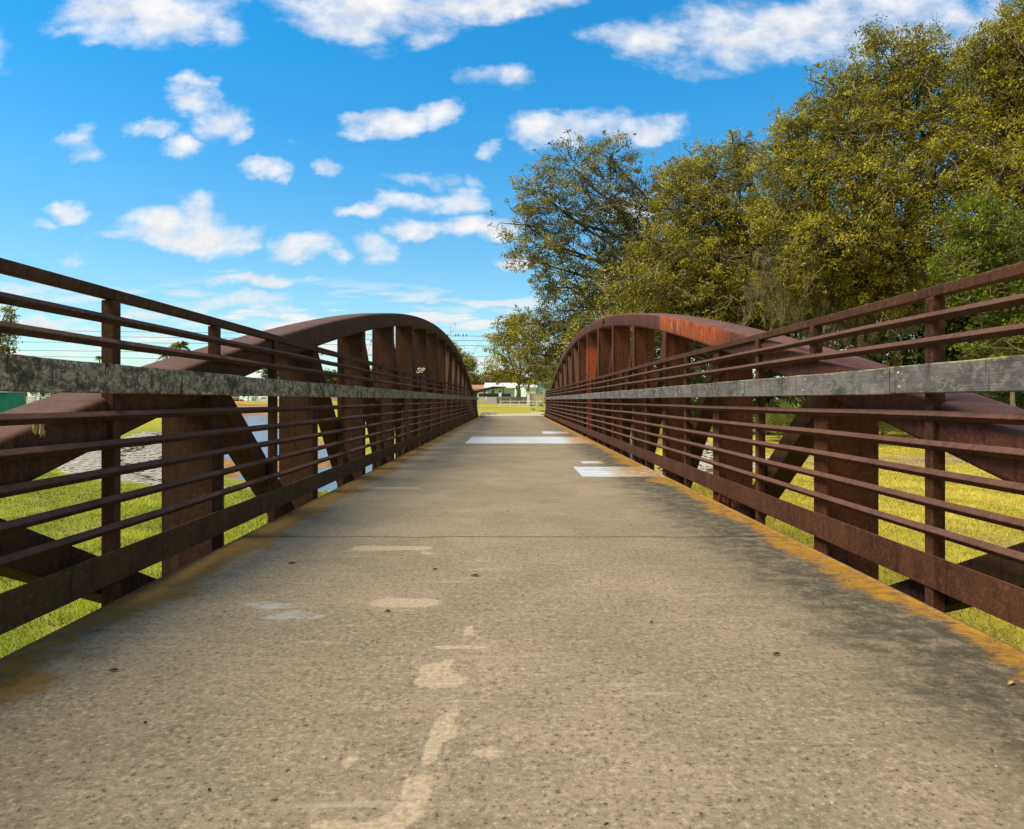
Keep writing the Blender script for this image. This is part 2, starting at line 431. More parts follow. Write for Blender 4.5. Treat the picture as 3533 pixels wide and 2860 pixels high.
# deck
ys = np.concatenate([np.arange(-1.2, 16, .045), np.arange(16, 40.9, .12)])
xs = np.arange(-1.84, 1.8401, .04)
GX, GY = np.meshgrid(xs, ys)
def gp(px, py, z=0.0):
    Y = (EYE - z) * F / (py - CY)
    return (CAMX + (px - CX)*Y/F, Y)
def c7(x, y): return gp(485.7+.3396*x, 1153.5+.3396*y)
def c8(x, y): return gp(910.7+.283*x, 880.3+.283*y)
def seg_field(pts, w):
    """soft field: .5 on the outline, chain of capsules. pts: [(x,y)], w: widths"""
    out = np.zeros_like(GX)
    for i in range(len(pts)-1):
        a = np.array(pts[i]); b_ = np.array(pts[i+1]); d = b_-a; L = max(1e-6, (d**2).sum())
        tt = np.clip(((GX-a[0])*d[0] + (GY-a[1])*d[1])/L, 0, 1)
        dist = np.hypot(GX-a[0]-tt*d[0], GY-a[1]-tt*d[1])
        ww = w[i]*(1-tt) + w[i+1]*tt
        out = np.maximum(out, np.clip(1-.5*dist/ww, 0, 1))
    return out
pale = np.zeros_like(GX)
def chain(cpts, w, fn=c7, amp=1):
    global pale
    pale = np.maximum(pale, amp*seg_field([fn(*p) for p in cpts], [q*.84 for q in w]))
chain([(1400,455),(1460,480),(1480,515)], [.012,.03,.03])
chain([(1250,598),(1400,590),(1560,592)], [.018,.022,.015])
chain([(1360,665),(1290,710)], [.012,.04]); chain([(1190,720),(1290,745)], [.04,.04])
chain([(1240,800),(1330,800)], [.075,.075])
chain([(1395,985),(1310,1045),(1295,1110)], [.022,.03,.035]); chain([(1300,1105),(1350,1120)], [.05,.045])
chain([(1290,1130),(1245,1200),(1230,1280)], [.03,.03,.03])
chain([(1205,1380),(1140,1440),(1130,1530),(1095,1610),(980,1690),(760,1750),(560,1700)], [.02,.045,.038,.045,.04,.05,.035])
chain([(1560,1235),(1600,1250)], [.04,.04])
chain([(960,320),(1200,320)], [.10,.09], amp=.93)
chain([(700,1240),(760,1340)], [.02,.03], amp=.85)
chain([(1240,0+20),(1180,10)], [.05,.05], amp=.8)
pale = np.maximum(pale, .9*seg_field([gp(760,1148), gp(890,1148)], [.09,.06]))
pale = np.maximum(pale, .85*seg_field([gp(800,1022), gp(870,1022)], [.12,.08]))
paint = np.zeros_like(GX)
def rect(cx0, cx1, yn, yf, sl=0):
    global paint
    d = np.minimum(np.minimum((GX-cx0)/.12, (cx1-GX)/.12), np.minimum((GY-yn-sl*GX)/.25, (yf+sl*GX-GY)/.25))
    paint = np.maximum(paint, np.clip(.5+d*.8, 0, 1))
rect(-1.0, 1.72, 14.75, 17.4); rect(.84, 1.9, 8.35, 9.55); rect(1.03, 1.32, 10.08, 10.42); rect(.88, 1.6, 19.1, 20.3)
smear = np.zeros_like(GX)
for p, w in (((250,340),.10), ((350,400),.10), ((150,325),.06), ((955,322),.035), ((525,408),.04), ((520,378),.03)):
    q = c7(*p); smear = np.maximum(smear, np.clip(1-.5*np.hypot((GX-q[0])/1.6, GY-q[1])/w, 0, 1))
for p, w in (((960,280),.35), ((1060,285),.25)):
    q = c8(*p); smear = np.maximum(smear, .7*np.clip(1-.5*np.hypot((GX-q[0])/1.6, GY-q[1])/w, 0, 1))
ny, nx = GX.shape
V = np.stack([GX.ravel(), GY.ravel(), np.zeros(GX.size)], 1)
idx = np.arange(GX.size).reshape(ny, nx)
Fq = np.stack([idx[:-1,:-1].ravel(), idx[:-1,1:].ravel(), idx[1:,1:].ravel(), idx[1:,:-1].ravel()], 1)
# skirts (slab thickness)
def skirt(ids, z):
    global V, Fq
    base = len(V); P = V[ids].copy(); P[:,2] = z; V = np.vstack([V, P])
    a = ids; b_ = np.arange(base, base+len(ids))
    Fq = np.vstack([Fq, np.stack([a[:-1], a[1:], b_[1:], b_[:-1]], 1)])
n0 = len(V)
for e_ in (idx[:,0], idx[:,-1], idx[0,:], idx[-1,:]): skirt(e_, -.15)
pad = lambda a: np.concatenate([a.ravel(), np.zeros(len(V)-n0)])
np_mesh('deck', V, Fq, M['deck'], bridge, {'pale': pad(pale), 'paint': pad(paint), 'smear': pad(smear)})
# steel edge angle under the slab edges
for s in (-1, 1):
    m = MB(); m.box(s*1.843, s*1.853, -1.2, 40.9, -.16, -.003); m.box(s*1.70, s*1.842, -1.2, 40.9, -.165, -.153)
    m.build('edge_angle', M['steel_toe'], bridge)
m = MB()

for k in range(NB):
    y = Y0 + k*BAY - .095
    m = MB()
    m.box(-2.29, 2.29, y-.06, y+.06, -.46, -.18)
    m.build('floor_beam', M['steel_l'], bridge)

def truss(s):
    mv = M['steel_shade'] if s < 0 else M['steel_v']
    t = empty('arch_truss', (s*2.14, 0, 0), bridge)
    # top chord: box section with rounded corners swept along the arch
    th = .225; n = 96; prof = []
    rr = .035; xi, xo = s*XI, s*XO
    w = XO-XI
    for (cx, cz, a0) in ((w-rr, th-rr, 0), (rr, th-rr, 90), (rr, rr, 180), (w-rr, rr, 270)):
        for a in (0, 30, 60, 90):
            prof.append((cx+rr*math.cos(R(a0+a)), cz+rr*math.sin(R(a0+a))))
    ya, yb_ = Y0-1.15*BAY, Y0+17.15*BAY
    vs = []; fs = []; P = len(prof)
    for i in range(n+1):
        y = ya + (yb_-ya)*i/n
        sl = (zb(y+.01)-zb(y-.01))/.02; L = math.hypot(1, sl); ny_, nz_ = -sl/L, 1/L
        for (px, pz) in prof:
            vs.append((s*(XI+px), y+ny_*pz, zb(y)+nz_*pz))
    for i in range(n):
        for j in range(P):
            q = (i*P+j, i*P+(j+1) % P, (i+1)*P+(j+1) % P, (i+1)*P+j)
            fs.append(q if s < 0 else q[::-1])
    fs += [tuple(range(P)), tuple(range((n+1)*P-1, n*P-1, -1))]
    m = MB(); m.add(vs, fs)
    o = m.build('top_chord', M['steel_l'] if s < 0 else M['chord_r'], t, smooth=True)
    md = o.modifiers.new('Edges', 'EDGE_SPLIT'); md.split_angle = R(35)
    m = MB(); m.box(s*1.99, s*2.29, Y0-1.3*BAY, Y0+17.2*BAY, -.68, -.465)
    m.build('bottom_chord', M['steel_l'], t, bevel=.02)
    for k in range(NB):
        y1 = Y0 + k*BAY - (.12 if s > 0 else 0); y0 = y1-.19
        m = MB(); z0 = -.464
        for (xa_, xb_, ya__, yb__) in ((XI+.003, XI+.017, y0, y1), (XI+.0171, XO+.008, y0+.012, y0+.024)):
            xa_, xb_ = sorted((s*xa_, s*xb_)); za, zc = zb(ya__)+.02, zb(yb__)+.02
            m.add([(xa_,ya__,z0),(xb_,ya__,z0),(xb_,yb__,z0),(xa_,yb__,z0),(xa_,ya__,za),(xb_,ya__,za),(xb_,yb__,zc),(xa_,yb__,zc)],
                  [(0,3,2,1),(4,5,6,7),(0,1,5,4),(1,2,6,5),(2,3,7,6),(3,0,4,7)])
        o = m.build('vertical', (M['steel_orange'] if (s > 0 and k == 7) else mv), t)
        if s > 0 and k == 7: o['label'] = 'vertical with flaking bright orange rust'
    for k in range(NB-1):
        ya_, yb2 = Y0+k*BAY-(.12 if s > 0 else 0), Y0+(k+1)*BAY-.19-(.12 if s > 0 else 0)
        if k < 8: A = (ya_, zb(ya_)+.02); B = (yb2, -.46)
        else: A = (yb2, zb(yb2)+.02); B = (ya_, -.46)
        d = Vector((0, B[0]-A[0], B[1]-A[1])); dn = d.normalized(); nn = Vector((0, -dn.z, dn.y))*.085
        if nn.z < 0: nn = -nn
        a = Vector((0, *A)); b2 = Vector((0, *B))
        m = MB(); xa, xb = s*2.03, s*2.20
        if xa > xb: xa, xb = xb, xa
        vs = []
        for p in (a, b2):
            for x in (xa, xb):
                for q in (-1, 1):
                    v = p + nn*q; vs.append((x, v.y, v.z))
        m.add(vs, [(0,1,3,2),(4,6,7,5),(0,4,5,1),(2,3,7,6),(0,2,6,4),(1,5,7,3)])
        m.build('diagonal', M['steel_l'], t, bevel=.01)
    return t
TL = truss(-1); TR = truss(1)
m = MB()   # weld tab on right chord crest
yy = Y0+5.45*BAY; m.box(1.955, 1.979, yy-.14, yy+.05, zb(yy)+.12, zb(yy)+.135); m.box(1.96, 1.979, yy+.05, yy+.06, zb(yy)+.02, zb(yy)+.21)
m.build('weld_tab', M['chord_r'], TR)

def railing(s):
    ms = M['steel_l'] if s < 0 else M['steel_r']
    g = empty('railing', (s*1.96, 0, 0), bridge)
    YA, YB = -.9, 39.95
    # slightly imperfect run: tiny waviness per rail
    def rail(z, r, name='rail'):
        m = MB(); ph = random.uniform(0, 6)
        N = 60; vs = []; fs = []
        for i in range(N+1):
            y = YA+(YB-YA)*i/N
            dz = .0025*math.sin(y*.9+ph)+.0015*math.sin(y*2.7+ph*2); dx = .002*math.sin(y*1.3+ph)
            for (ax_, az) in ((-r, 0), (-r*.88, r*.16), (0, r), (r, 0), (0, -r), (-r*.88, -r*.16)):
                vs.append((s*(1.946+dx+ax_), y, EYE+(z-EYE)*.992+dz+az))
        K = 6
        for i in range(N):
            for j in range(K):
                q = (i*K+j, i*K+(j+1) % K, (i+1)*K+(j+1) % K, (i+1)*K+j); fs.append(q if s > 0 else q[::-1])
        fs += [tuple(range(K)), tuple(range((N+1)*K-1, N*K-1, -1))]
        m.add(vs, fs); return m.build(name, ms, g)
    for z in (.392, .277, -.076, -.213, -.348, -.483, -.618):
        rail(EYE+z, .023)
    # top rail: square tube
    m = MB(); N = 60; vs = []; fs = []
    pr = []
    for (cx, cz, a0) in ((.019,.019,0),(-.019,.019,90),(-.019,-.019,180),(.019,-.019,270)):
        for a in (0, 45, 90): pr.append((cx+.007*math.cos(R(a0+a)), cz+.007*math.sin(R(a0+a))))
    for i in range(N+1):
        y = YA+(YB-YA)*i/N; dz = .003*math.sin(y*.7+s)
        for (a, b_) in pr: vs.append((s*1.981+a, y, EYE+.512+dz+b_))
    P = len(pr)
    for i in range(N):
        for j in range(P): fs.append((i*P+j, (i+1)*P+j, (i+1)*P+(j+1) % P, i*P+(j+1) % P))
    fs += [tuple(range(P)), tuple(range((N+1)*P-1, N*P-1, -1))]
    m.add(vs, fs); m.build('top_rail', ms, g)
    # kick plate in welded lengths
    y = YA
    while y < YB:
        y2 = min(y+BAY*3, YB); m = MB(); m.box(s*1.943, s*1.949, y+.001, y2-.001, .038, .194)
        m.build('kick_plate', M['steel_toe'] if s < 0 else M['steel_r'], g, bevel=.002); y = y2
    # posts between the verticals, and stub posts where the chord is low
    for k in range(-1, NB+1):
        yc = Y0+k*BAY-.095
        ym = yc+BAY/2-(.10 if s > 0 else 0)
        if k < NB and ym < YB:
            m = MB(); x0, x1 = 1.951, 2.014; ym -= .09
            m.box(s*x0, s*x1, ym-.032, ym+.032, -.17, EYE+.487)
            m.build('post', ms, g, bevel=.006)
        if k in (-1, 0, 1, 15, 16, 17):
            zt = zb(yc)+.20 if 0 <= k <= 16 else -.3
            if yc > YB: continue
            m = MB(); m.box(s*1.951, s*2.014, yc-.09, yc-.028, max(zt, -.3), EYE+.487)
            m.build('post', ms, g, bevel=.006)
    m = MB(); m.box(s*1.975, s*2.03, YB-.06, YB+.004, -.17, EYE+.53); m.build('post', ms, g, bevel=.006)
    # outrigger brackets under mid posts
    for k in range(-1, NB):
        ym = Y0+(k+.5)*BAY-.185
        m = MB(); m.box(s*1.854, s*2.08, ym-.045, ym+.045, -.24, -.172); m.build('bracket', M['steel_toe'], g, bevel=.005)
    mw = MB()
    for k in range(0, 6):
        yc_ = Y0+(k+.5)*BAY-.185-(.10 if s > 0 else 0)
        for z in (.392, .277, -.076, -.213, -.348, -.483, -.618):
            for dy in (-.036, .036):
                zz = EYE+z*.992; mw.ball((s*1.958, yc_+dy, zz+random.uniform(-.004, .004)), .0075, 1, 1, 2.2, 6, 4)
    mw.build('weld_beads', ms, g, smooth=True)['kind'] = 'stuff'
    # timber rub boards
    lens = [0, 3.5, 4.65, 6.95, 9.25, 11.5, 13.9, 16.1, 19.6, 21.4, 25.5, 28.4, 32.1, 35.2, YB-.02] if s > 0 else \
           [0, 2.0, 4.83, 7.0, 9.42, 13.9, 18.5, 23.0, 27.2, 31.6, 36.1, YB-.02]
    lens[0] = YA
    for i in range(len(lens)-1):
        a, b_ = lens[i]+.004, lens[i+1]-.004; dz = random.uniform(-.003, .003); N = max(4, int((b_-a)/.12)); vs = []; fs = []
        ph = random.uniform(0, 50)
        for j in range(N+1):
            y = a+(b_-a)*j/N
            wz = (mnoise.noise(Vector((y*2.1, ph, 0)))*.004 + mnoise.noise(Vector((y*14, ph, 3)))*.0028)*(1.4 if s < 0 else .8)
            wb = mnoise.noise(Vector((y*3, ph, 9)))*.0015
            z0, z1 = EYE+.030+dz+wb, EYE+.167+dz+wz
            x0, x1 = 1.886+random.uniform(-.0006, .0006), 1.9215
            c_ = .005
            for (x, z) in ((x1, z0), (x0+c_, z0), (x0, z0+c_), (x0, z1-c_), (x0+c_, z1), (x1, z1)): vs.append((s*x, y, z))
        for j in range(N):
            for q in range(6):
                f_ = (j*6+q, j*6+(q+1) % 6, (j+1)*6+(q+1) % 6, (j+1)*6+q); fs.append(f_ if s < 0 else f_[::-1])
        fs += [tuple(range(6)), tuple(range((N+1)*6-1, N*6-1, -1))]
        m = MB(); m.add(vs, fs)
        m.build('rub_board', M['board_l'] if s < 0 else M['board_r'], g)
    if s > 0:
        for k in range(0, 8):
            for yy_ in (Y0+k*BAY-.2, Y0+(k+.5)*BAY-.15):
                for z in (EYE+.065, EYE+.135):
                    m = MB(); m.ball((1.884, yy_+random.uniform(-.02, .02), z), .0065, .5, 1, 1, 8, 4)
                    m.build('bolt', M['bolt'], g, smooth=True)
    return g
M['bolt'] = plain('galvanised_bolt', (.62,.62,.6), .4)
railing(-1); GR = railing(1)

# graffiti: white squiggle on the left truss, dark red on the right kick plate
M['graf_white'] = plain('white_marker', (.8,.76,.7), .6)
M['graf_red'] = plain('red_marker', (.20,.012,.01), .5)
M['graf_orange'] = plain('orange_scratch', (.5,.12,.04), .6)
def scribble(pts, r, name, mat, parent):
    # thin painted strokes lying on the surface
    m = MB()
    for st in pts: m.tube(st, r, 5)
    return m.build(name, mat, parent)
yv = Y0+6*BAY-.18   # front face of seventh vertical
def onv(u, v): return (-2.02-u*.2, yv-.002, EYE+.62+v*.14)
strokes = [[onv(.55,.9), onv(.8,.75), onv(.75,.5), onv(.5,.45), onv(.55,.2), onv(.85,.1), onv(.95,.35)],
           [onv(.5,.8), onv(.3,.6), onv(.45,.4), onv(.3,.1), onv(.15,.4), onv(.35,.75)],
           [onv(.1,.95), onv(.0,.7), onv(.12,.5)], [onv(.22,.95), onv(.02,.55)]]
scribble(strokes, .012, 'graffiti', M['graf_white'], TL)
random.seed(3)
vm_ = MB()
for j in range(12):
    p = Vector((1.90+random.uniform(-.03, .05), 5.9+random.uniform(0, .75), 0)); pts = [p.copy()]
    a_ = random.uniform(0, 6.28); q_ = Vector((0, 0, .02))
    for k in range(12):
        a_ += random.uniform(.2, 1.1); p = p+Vector((random.uniform(-.006, .008), .022*math.cos(a_), .018*math.sin(a_)+.004)); p.z = max(.003, min(.1, p.z)); pts.append(p.copy())
    vm_.tube(pts, .0016, 4)
tag(vm_.build('dry_vine', plain('dry_red_vine', (.16,.035,.02))), 'small tangle of dry reddish vine curling on the rusty right edge of the deck', 'dead vine')
def onc(u, v):
    y = 7.15+u*.25; return (1.978, y, zb(y)+.04+v*.13)
scribble([[onc(0,0),onc(0,1)],[onc(0,.5),onc(.4,.5)],[onc(.4,0),onc(.4,1.1),onc(.9,1.1),onc(.9,.1)],[onc(.4,.55),onc(.9,.55)]], .003, 'graffiti', M['graf_orange'], TR)

# ------------------------------------------------------------------ terrain
CLH = np.array([(9,60,2),(7,46,5),(4,36,6),(.5,28.5,9),(-3,27,12.3),(-8,32,10.8),(-12.5,40,8.5),(-18,52,8),(-26,72,8),(-40,110,8),(-60,160,8)], float)
CL = CLH[:,:2]; HW = CLH[:,2]
def cl_dist(X, Y):
    best = np.full(X.shape, 1e9); hw = np.full(X.shape, 10.)
    for i in range(len(CL)-1):
        a, b_ = CL[i], CL[i+1]; d = b_-a; L = (d**2).sum()
        tt = np.clip(((X-a[0])*d[0]+(Y-a[1])*d[1])/L, 0, 1)
        dist = np.hypot(X-a[0]-tt*d[0], Y-a[1]-tt*d[1]); h = HW[i]*(1-tt)+HW[i+1]*tt
        r = dist-h; sel = r < best
        best = np.where(sel, r, best); hw = np.where(sel, h, hw)
    return best, hw   # <0 inside bank tops
def sm(a, b_, x):
    t = np.clip((x-a)/(b_-a), 0, 1); return t*t*(3-2*t)
def terr(X, Y):
    X = np.asarray(X, float); Y = np.asarray(Y, float)
    near = -1.0 + .12*np.sin(X*.13+1)*np.cos(Y*.1) - .15*sm(-6, -25, X)
    far = -.12 - .25*sm(48, 100, Y) + .0*X
    far = np.where(Y > 126, far + .72*sm(127, 140, Y), far)
    f_side = sm(33, 40, Y - np.where(X < 0, -X*.9, np.where(X > 9, 400, 0)))
    z = near*(1-f_side) + far*f_side
    z = z + .25*sm(140, 190, Y)*(X < -20)*f_side
    # approach embankment behind the camera
    emb = sm(3.4, 2.2, np.abs(X))*sm(1.0, -1.0, Y); z = z*(1-emb) + (-.05)*emb
    d, hwid = cl_dist(X, Y); depth = 2.45
    tt_ = -d/hwid; dep = .5*sm(0, .8, tt_)+.5*np.clip(tt_/.8, 0, 1)
    z = z*(1-dep) + (-1.0-depth+.55)*dep
    bar = np.exp(-(((X+11.2)/3.2)**2+((Y-35.5)/4.0)**2)); z = z + .95*bar
    return z, d, bar, tt_
def axis(parts):
    return np.unique(np.concatenate([np.arange(a, b_, s_) for a, b_, s_ in parts]))
gx = axis([(-900,-150,50),(-150,-60,6),(-60,-30,1.5),(-30,30,.5),(30,60,1.5),(60,150,6),(150,901,50)])
gy = axis([(-300,-20,20),(-20,0,2),(0,50,.5),(50,100,1.25),(100,210,3),(210,400,20),(400,2001,80)])
TX, TY = np.meshgrid(gx, gy); TZ, TD, TB, TT = terr(TX, TY)
TZ = TZ + .03*np.sin(TX*1.7+TY*.6)*np.cos(TY*1.3-TX*.4)*sm(.5, 3, np.abs(TX))*(np.abs(TX) > 2.5)
d_ = TD
mat_f = np.clip(.5+np.minimum(-d_/1.0, (.30-TT)*7)*.5, 0, 1)*(TY < 60)*(TX > -24)
mat_f = np.where((TX > 9) & (TY > 40), 0, mat_f)
sand_f = np.clip(sm(.50, .60, TT) + TB*1.2, 0, 1)
sand_f = np.where((d_ < 0) & (TY > 80), .8, sand_f)
# dirt trail on the right lawn and one along the left far bank
tr_y = 22.5 + (TX-14)*.10
dirt = .95*np.exp(-((TY-tr_y)/1.7)**2)*(TX > 3)*(d_ > 1) + .55*np.exp(-((d_-2.6)/1.0)**2)*(TY > 36)*(TX < -4)
dirt = dirt + .45*np.exp(-(((TX-11)/4)**2+((TY-26)/5)**2))*(d_ > .5)
n_, m_ = TX.shape; ii = np.arange(TX.size).reshape(n_, m_)
Fg = np.stack([ii[:-1,:-1].ravel(), ii[:-1,1:].ravel(), ii[1:,1:].ravel(), ii[1:,:-1].ravel()], 1)
g = np_mesh('ground', np.stack([TX.ravel(), TY.ravel(), TZ.ravel()], 1), Fg, M['ground'], None,
            {'mat': mat_f.ravel(), 'sand': sand_f.ravel(), 'dirt': dirt.ravel()}, smooth=True)
tag(g, kind='structure')
m = MB(); WZ = -2.38
m.add([(-120,10,WZ),(60,10,WZ),(60,160,WZ),(-120,160,WZ)], [(0,1,2,3)])
tag(m.build('water', M['water']), kind='structure')

# paths
m = MB()
pl = [(-1.6,40.9),(1.95,40.9),(2.0,43),(2.0,48),(2.5,52),(3.6,55.5),(9,60),(22,66),(22,74),(8,67.5),(3.4,64.5),(1.9,58.5),(1.2,54.6),(0,52.6),(-.8,49.5),(-1.3,45)]
zs = lambda y: -.004 - .10*max(0, min(1, (y-41)/14))
top = [(x, y, zs(y)) for x, y in pl]; n = len(pl)
m.add(top+[(x, y, z-.3) for x, y, z in top], [tuple(range(n))]+[(i, i+n, (i+1) % n+n, (i+1) % n) for i in range(n)])
tag(m.build('path', M['path']), kind='structure')
m = MB(); m.box(-1.95, 1.95, -25, -1.21, -.4, -.004); tag(m.build('path', M['path']), kind='structure')
m = MB(); m.box(-140, 60, 124.2, 125.9, -.7, -.26); tag(m.build('pavement', plain('pale_pavement', (.62,.55,.45))), kind='structure')
# headwall
b0 = at(1022, 866, 46)
hw = MB(); hw.prism([(-2.12,-.4),(-1.0,-.4),(-1.02,.12),(-1.3,.16),(-1.95,.15),(-2.1,.1)], 1, 45.8, 46.3)
tag(hw.build('headwall', plain('stained_concrete', (.42,.38,.30), .9, .5, 5), None, bevel=.02), 'low weathered concrete block in the grass beside the far end of the bridge', 'concrete block')
# abutment under the far deck end
ab = MB(); ab.box(-2.4, 2.4, 40.0, 40.85, -2.2, -.7); tag(ab.build('abutment', M['path']), 'concrete abutment under the far end of the footbridge', 'abutment')

# ------------------------------------------------------------------ grass blades
def blades(name, n, xr, yr, h, w, mat, label, dens=None, side=0):
    X = rng.uniform(*xr, n*3); Y = yr[0]+(yr[1]-yr[0])*rng.random(n*3)**1.5
    X = xr[0]+(xr[1]-xr[0])*(rng.random(n*3)**1.4 if side > 0 else 1-rng.random(n*3)**1.4)
    z, d, b_, _t = terr(X, Y)
    ok = (d > .3) & (np.abs(X) < .78*Y+1.2)
    X, Y, z = X[ok][:n], Y[ok][:n], z[ok][:n]; n = len(X)
    z = z + .03*np.sin(X*1.7+Y*.6)*np.cos(Y*1.3-X*.4)
    ang = rng.uniform(0, 2*np.pi, n); patch = np.array([mnoise.noise(Vector((x*.5, y*.5, 0))) for x, y in zip(X, Y)])
    sc_ = (1+.05*Y)
    hh = h*rng.uniform(.4, 1.1, n)*(1+.5*patch); ww = w*sc_*rng.uniform(.6, 1.2, n)
    lean = rng.uniform(.2, 1.3, n)*hh; la = rng.uniform(0, 2*np.pi, n)
    dx, dy = np.cos(ang)*ww/2, np.sin(ang)*ww/2
    a = np.stack([X-dx, Y-dy, z-.01], 1); b2 = np.stack([X+dx, Y+dy, z-.01], 1)
    c_ = np.stack([X+np.cos(la)*lean, Y+np.sin(la)*lean, z+hh], 1)
    V = np.stack([a, b2, c_], 1).reshape(-1, 3)
    patch2 = np.array([mnoise.noise(Vector((x*2.2, y*1.6, 7))) for x, y in zip(X, Y)])
    hh = hh*(1+.5*patch2); tint = np.clip(.45+.7*patch+.8*patch2+rng.normal(0, .3, n), 0, .97); tint[rng.random(n) < .006] = 1
    o = np_mesh(name, V, np.arange(3*n).reshape(-1, 3), mat, None, {'tint': np.repeat(tint, 3)}, nper=3)
    return tag(o, label, 'grass', kind='stuff')
blades('grass', 130000, (-22, -2.35), (1.8, 26), .055, .010, M['grass'], 'short green lawn grass on the near bank left of the bridge', side=-1)
blades('grass', 130000, (2.35, 24), (1.8, 30), .048, .010, M['grass_gold'], 'golden short lawn grass right of the bridge', side=1)

# ------------------------------------------------------------------ trees
def leaf_quads(P, size, flat=.0, elong=.5):
    n = len(P)
    a = rng.normal(size=(n, 3)); a[:,2] *= (1-flat); a /= np.linalg.norm(a, axis=1)[:,None]
    b_ = rng.normal(size=(n, 3)); b_ -= (a*b_).sum(1)[:,None]*a; b_ /= np.linalg.norm(b_, axis=1)[:,None]
    L = size*rng.uniform(.6, 1.25, n)[:,None]/2; W = L*elong
    V = np.stack([P-a*L, P+b_*W, P+a*L, P-b_*W], 1).reshape(-1, 3)
    return V, np.arange(4*n).reshape(-1, 4)
def fast_tubes(segs):
    """segs: list of (points Nx3, r0, r1) -> triangular-section tubes in one numpy mesh"""
    Vs = []; Fs = []; o = 0
    for P, r0, r1 in segs:
        P = np.asarray(P); N = len(P); D = np.gradient(P, axis=0); D /= (np.linalg.norm(D, axis=1)[:,None]+1e-9)
        ref = np.array([.3, .2, 1.]); A = np.cross(D, ref); A /= (np.linalg.norm(A, axis=1)[:,None]+1e-9); B = np.cross(D, A)
        r = np.linspace(r0, r1, N)[:,None]; K = 4 if r0 < .05 else 7
        ring = [P+(A*math.cos(2*math.pi*k/K)+B*math.sin(2*math.pi*k/K))*r for k in range(K)]
        V = np.stack(ring, 1).reshape(-1, 3)
        i = np.arange(N-1)[:,None]*K; k = np.arange(K)[None,:]; k2 = (k+1) % K
        f = np.stack([(i+k).ravel(), (i+k2).ravel(), (i+K+k2).ravel(), (i+K+k).ravel()], 1)+o
        Vs.append(V); Fs.append(f); o += len(V)
    return np.vstack(Vs), np.vstack(Fs)
def curve(a, b_, n=6, wob=.12, sag=0.):
    a = np.asarray(a, float); b_ = np.asarray(b_, float); L = np.linalg.norm(b_-a)
    t = np.linspace(0, 1, n)[:,None]; P = a+(b_-a)*t
    w = rng.normal(0, wob*L/2, (n, 3)); w[0] = 0; w[-1] = 0
    w[1:-1] = (w[1:-1]+np.roll(w, 1, 0)[1:-1])*.6
    P = P+w*np.sin(np.pi*t)
    P[:,2] += sag*L*np.sin(np.pi*t[:,0])
    return P
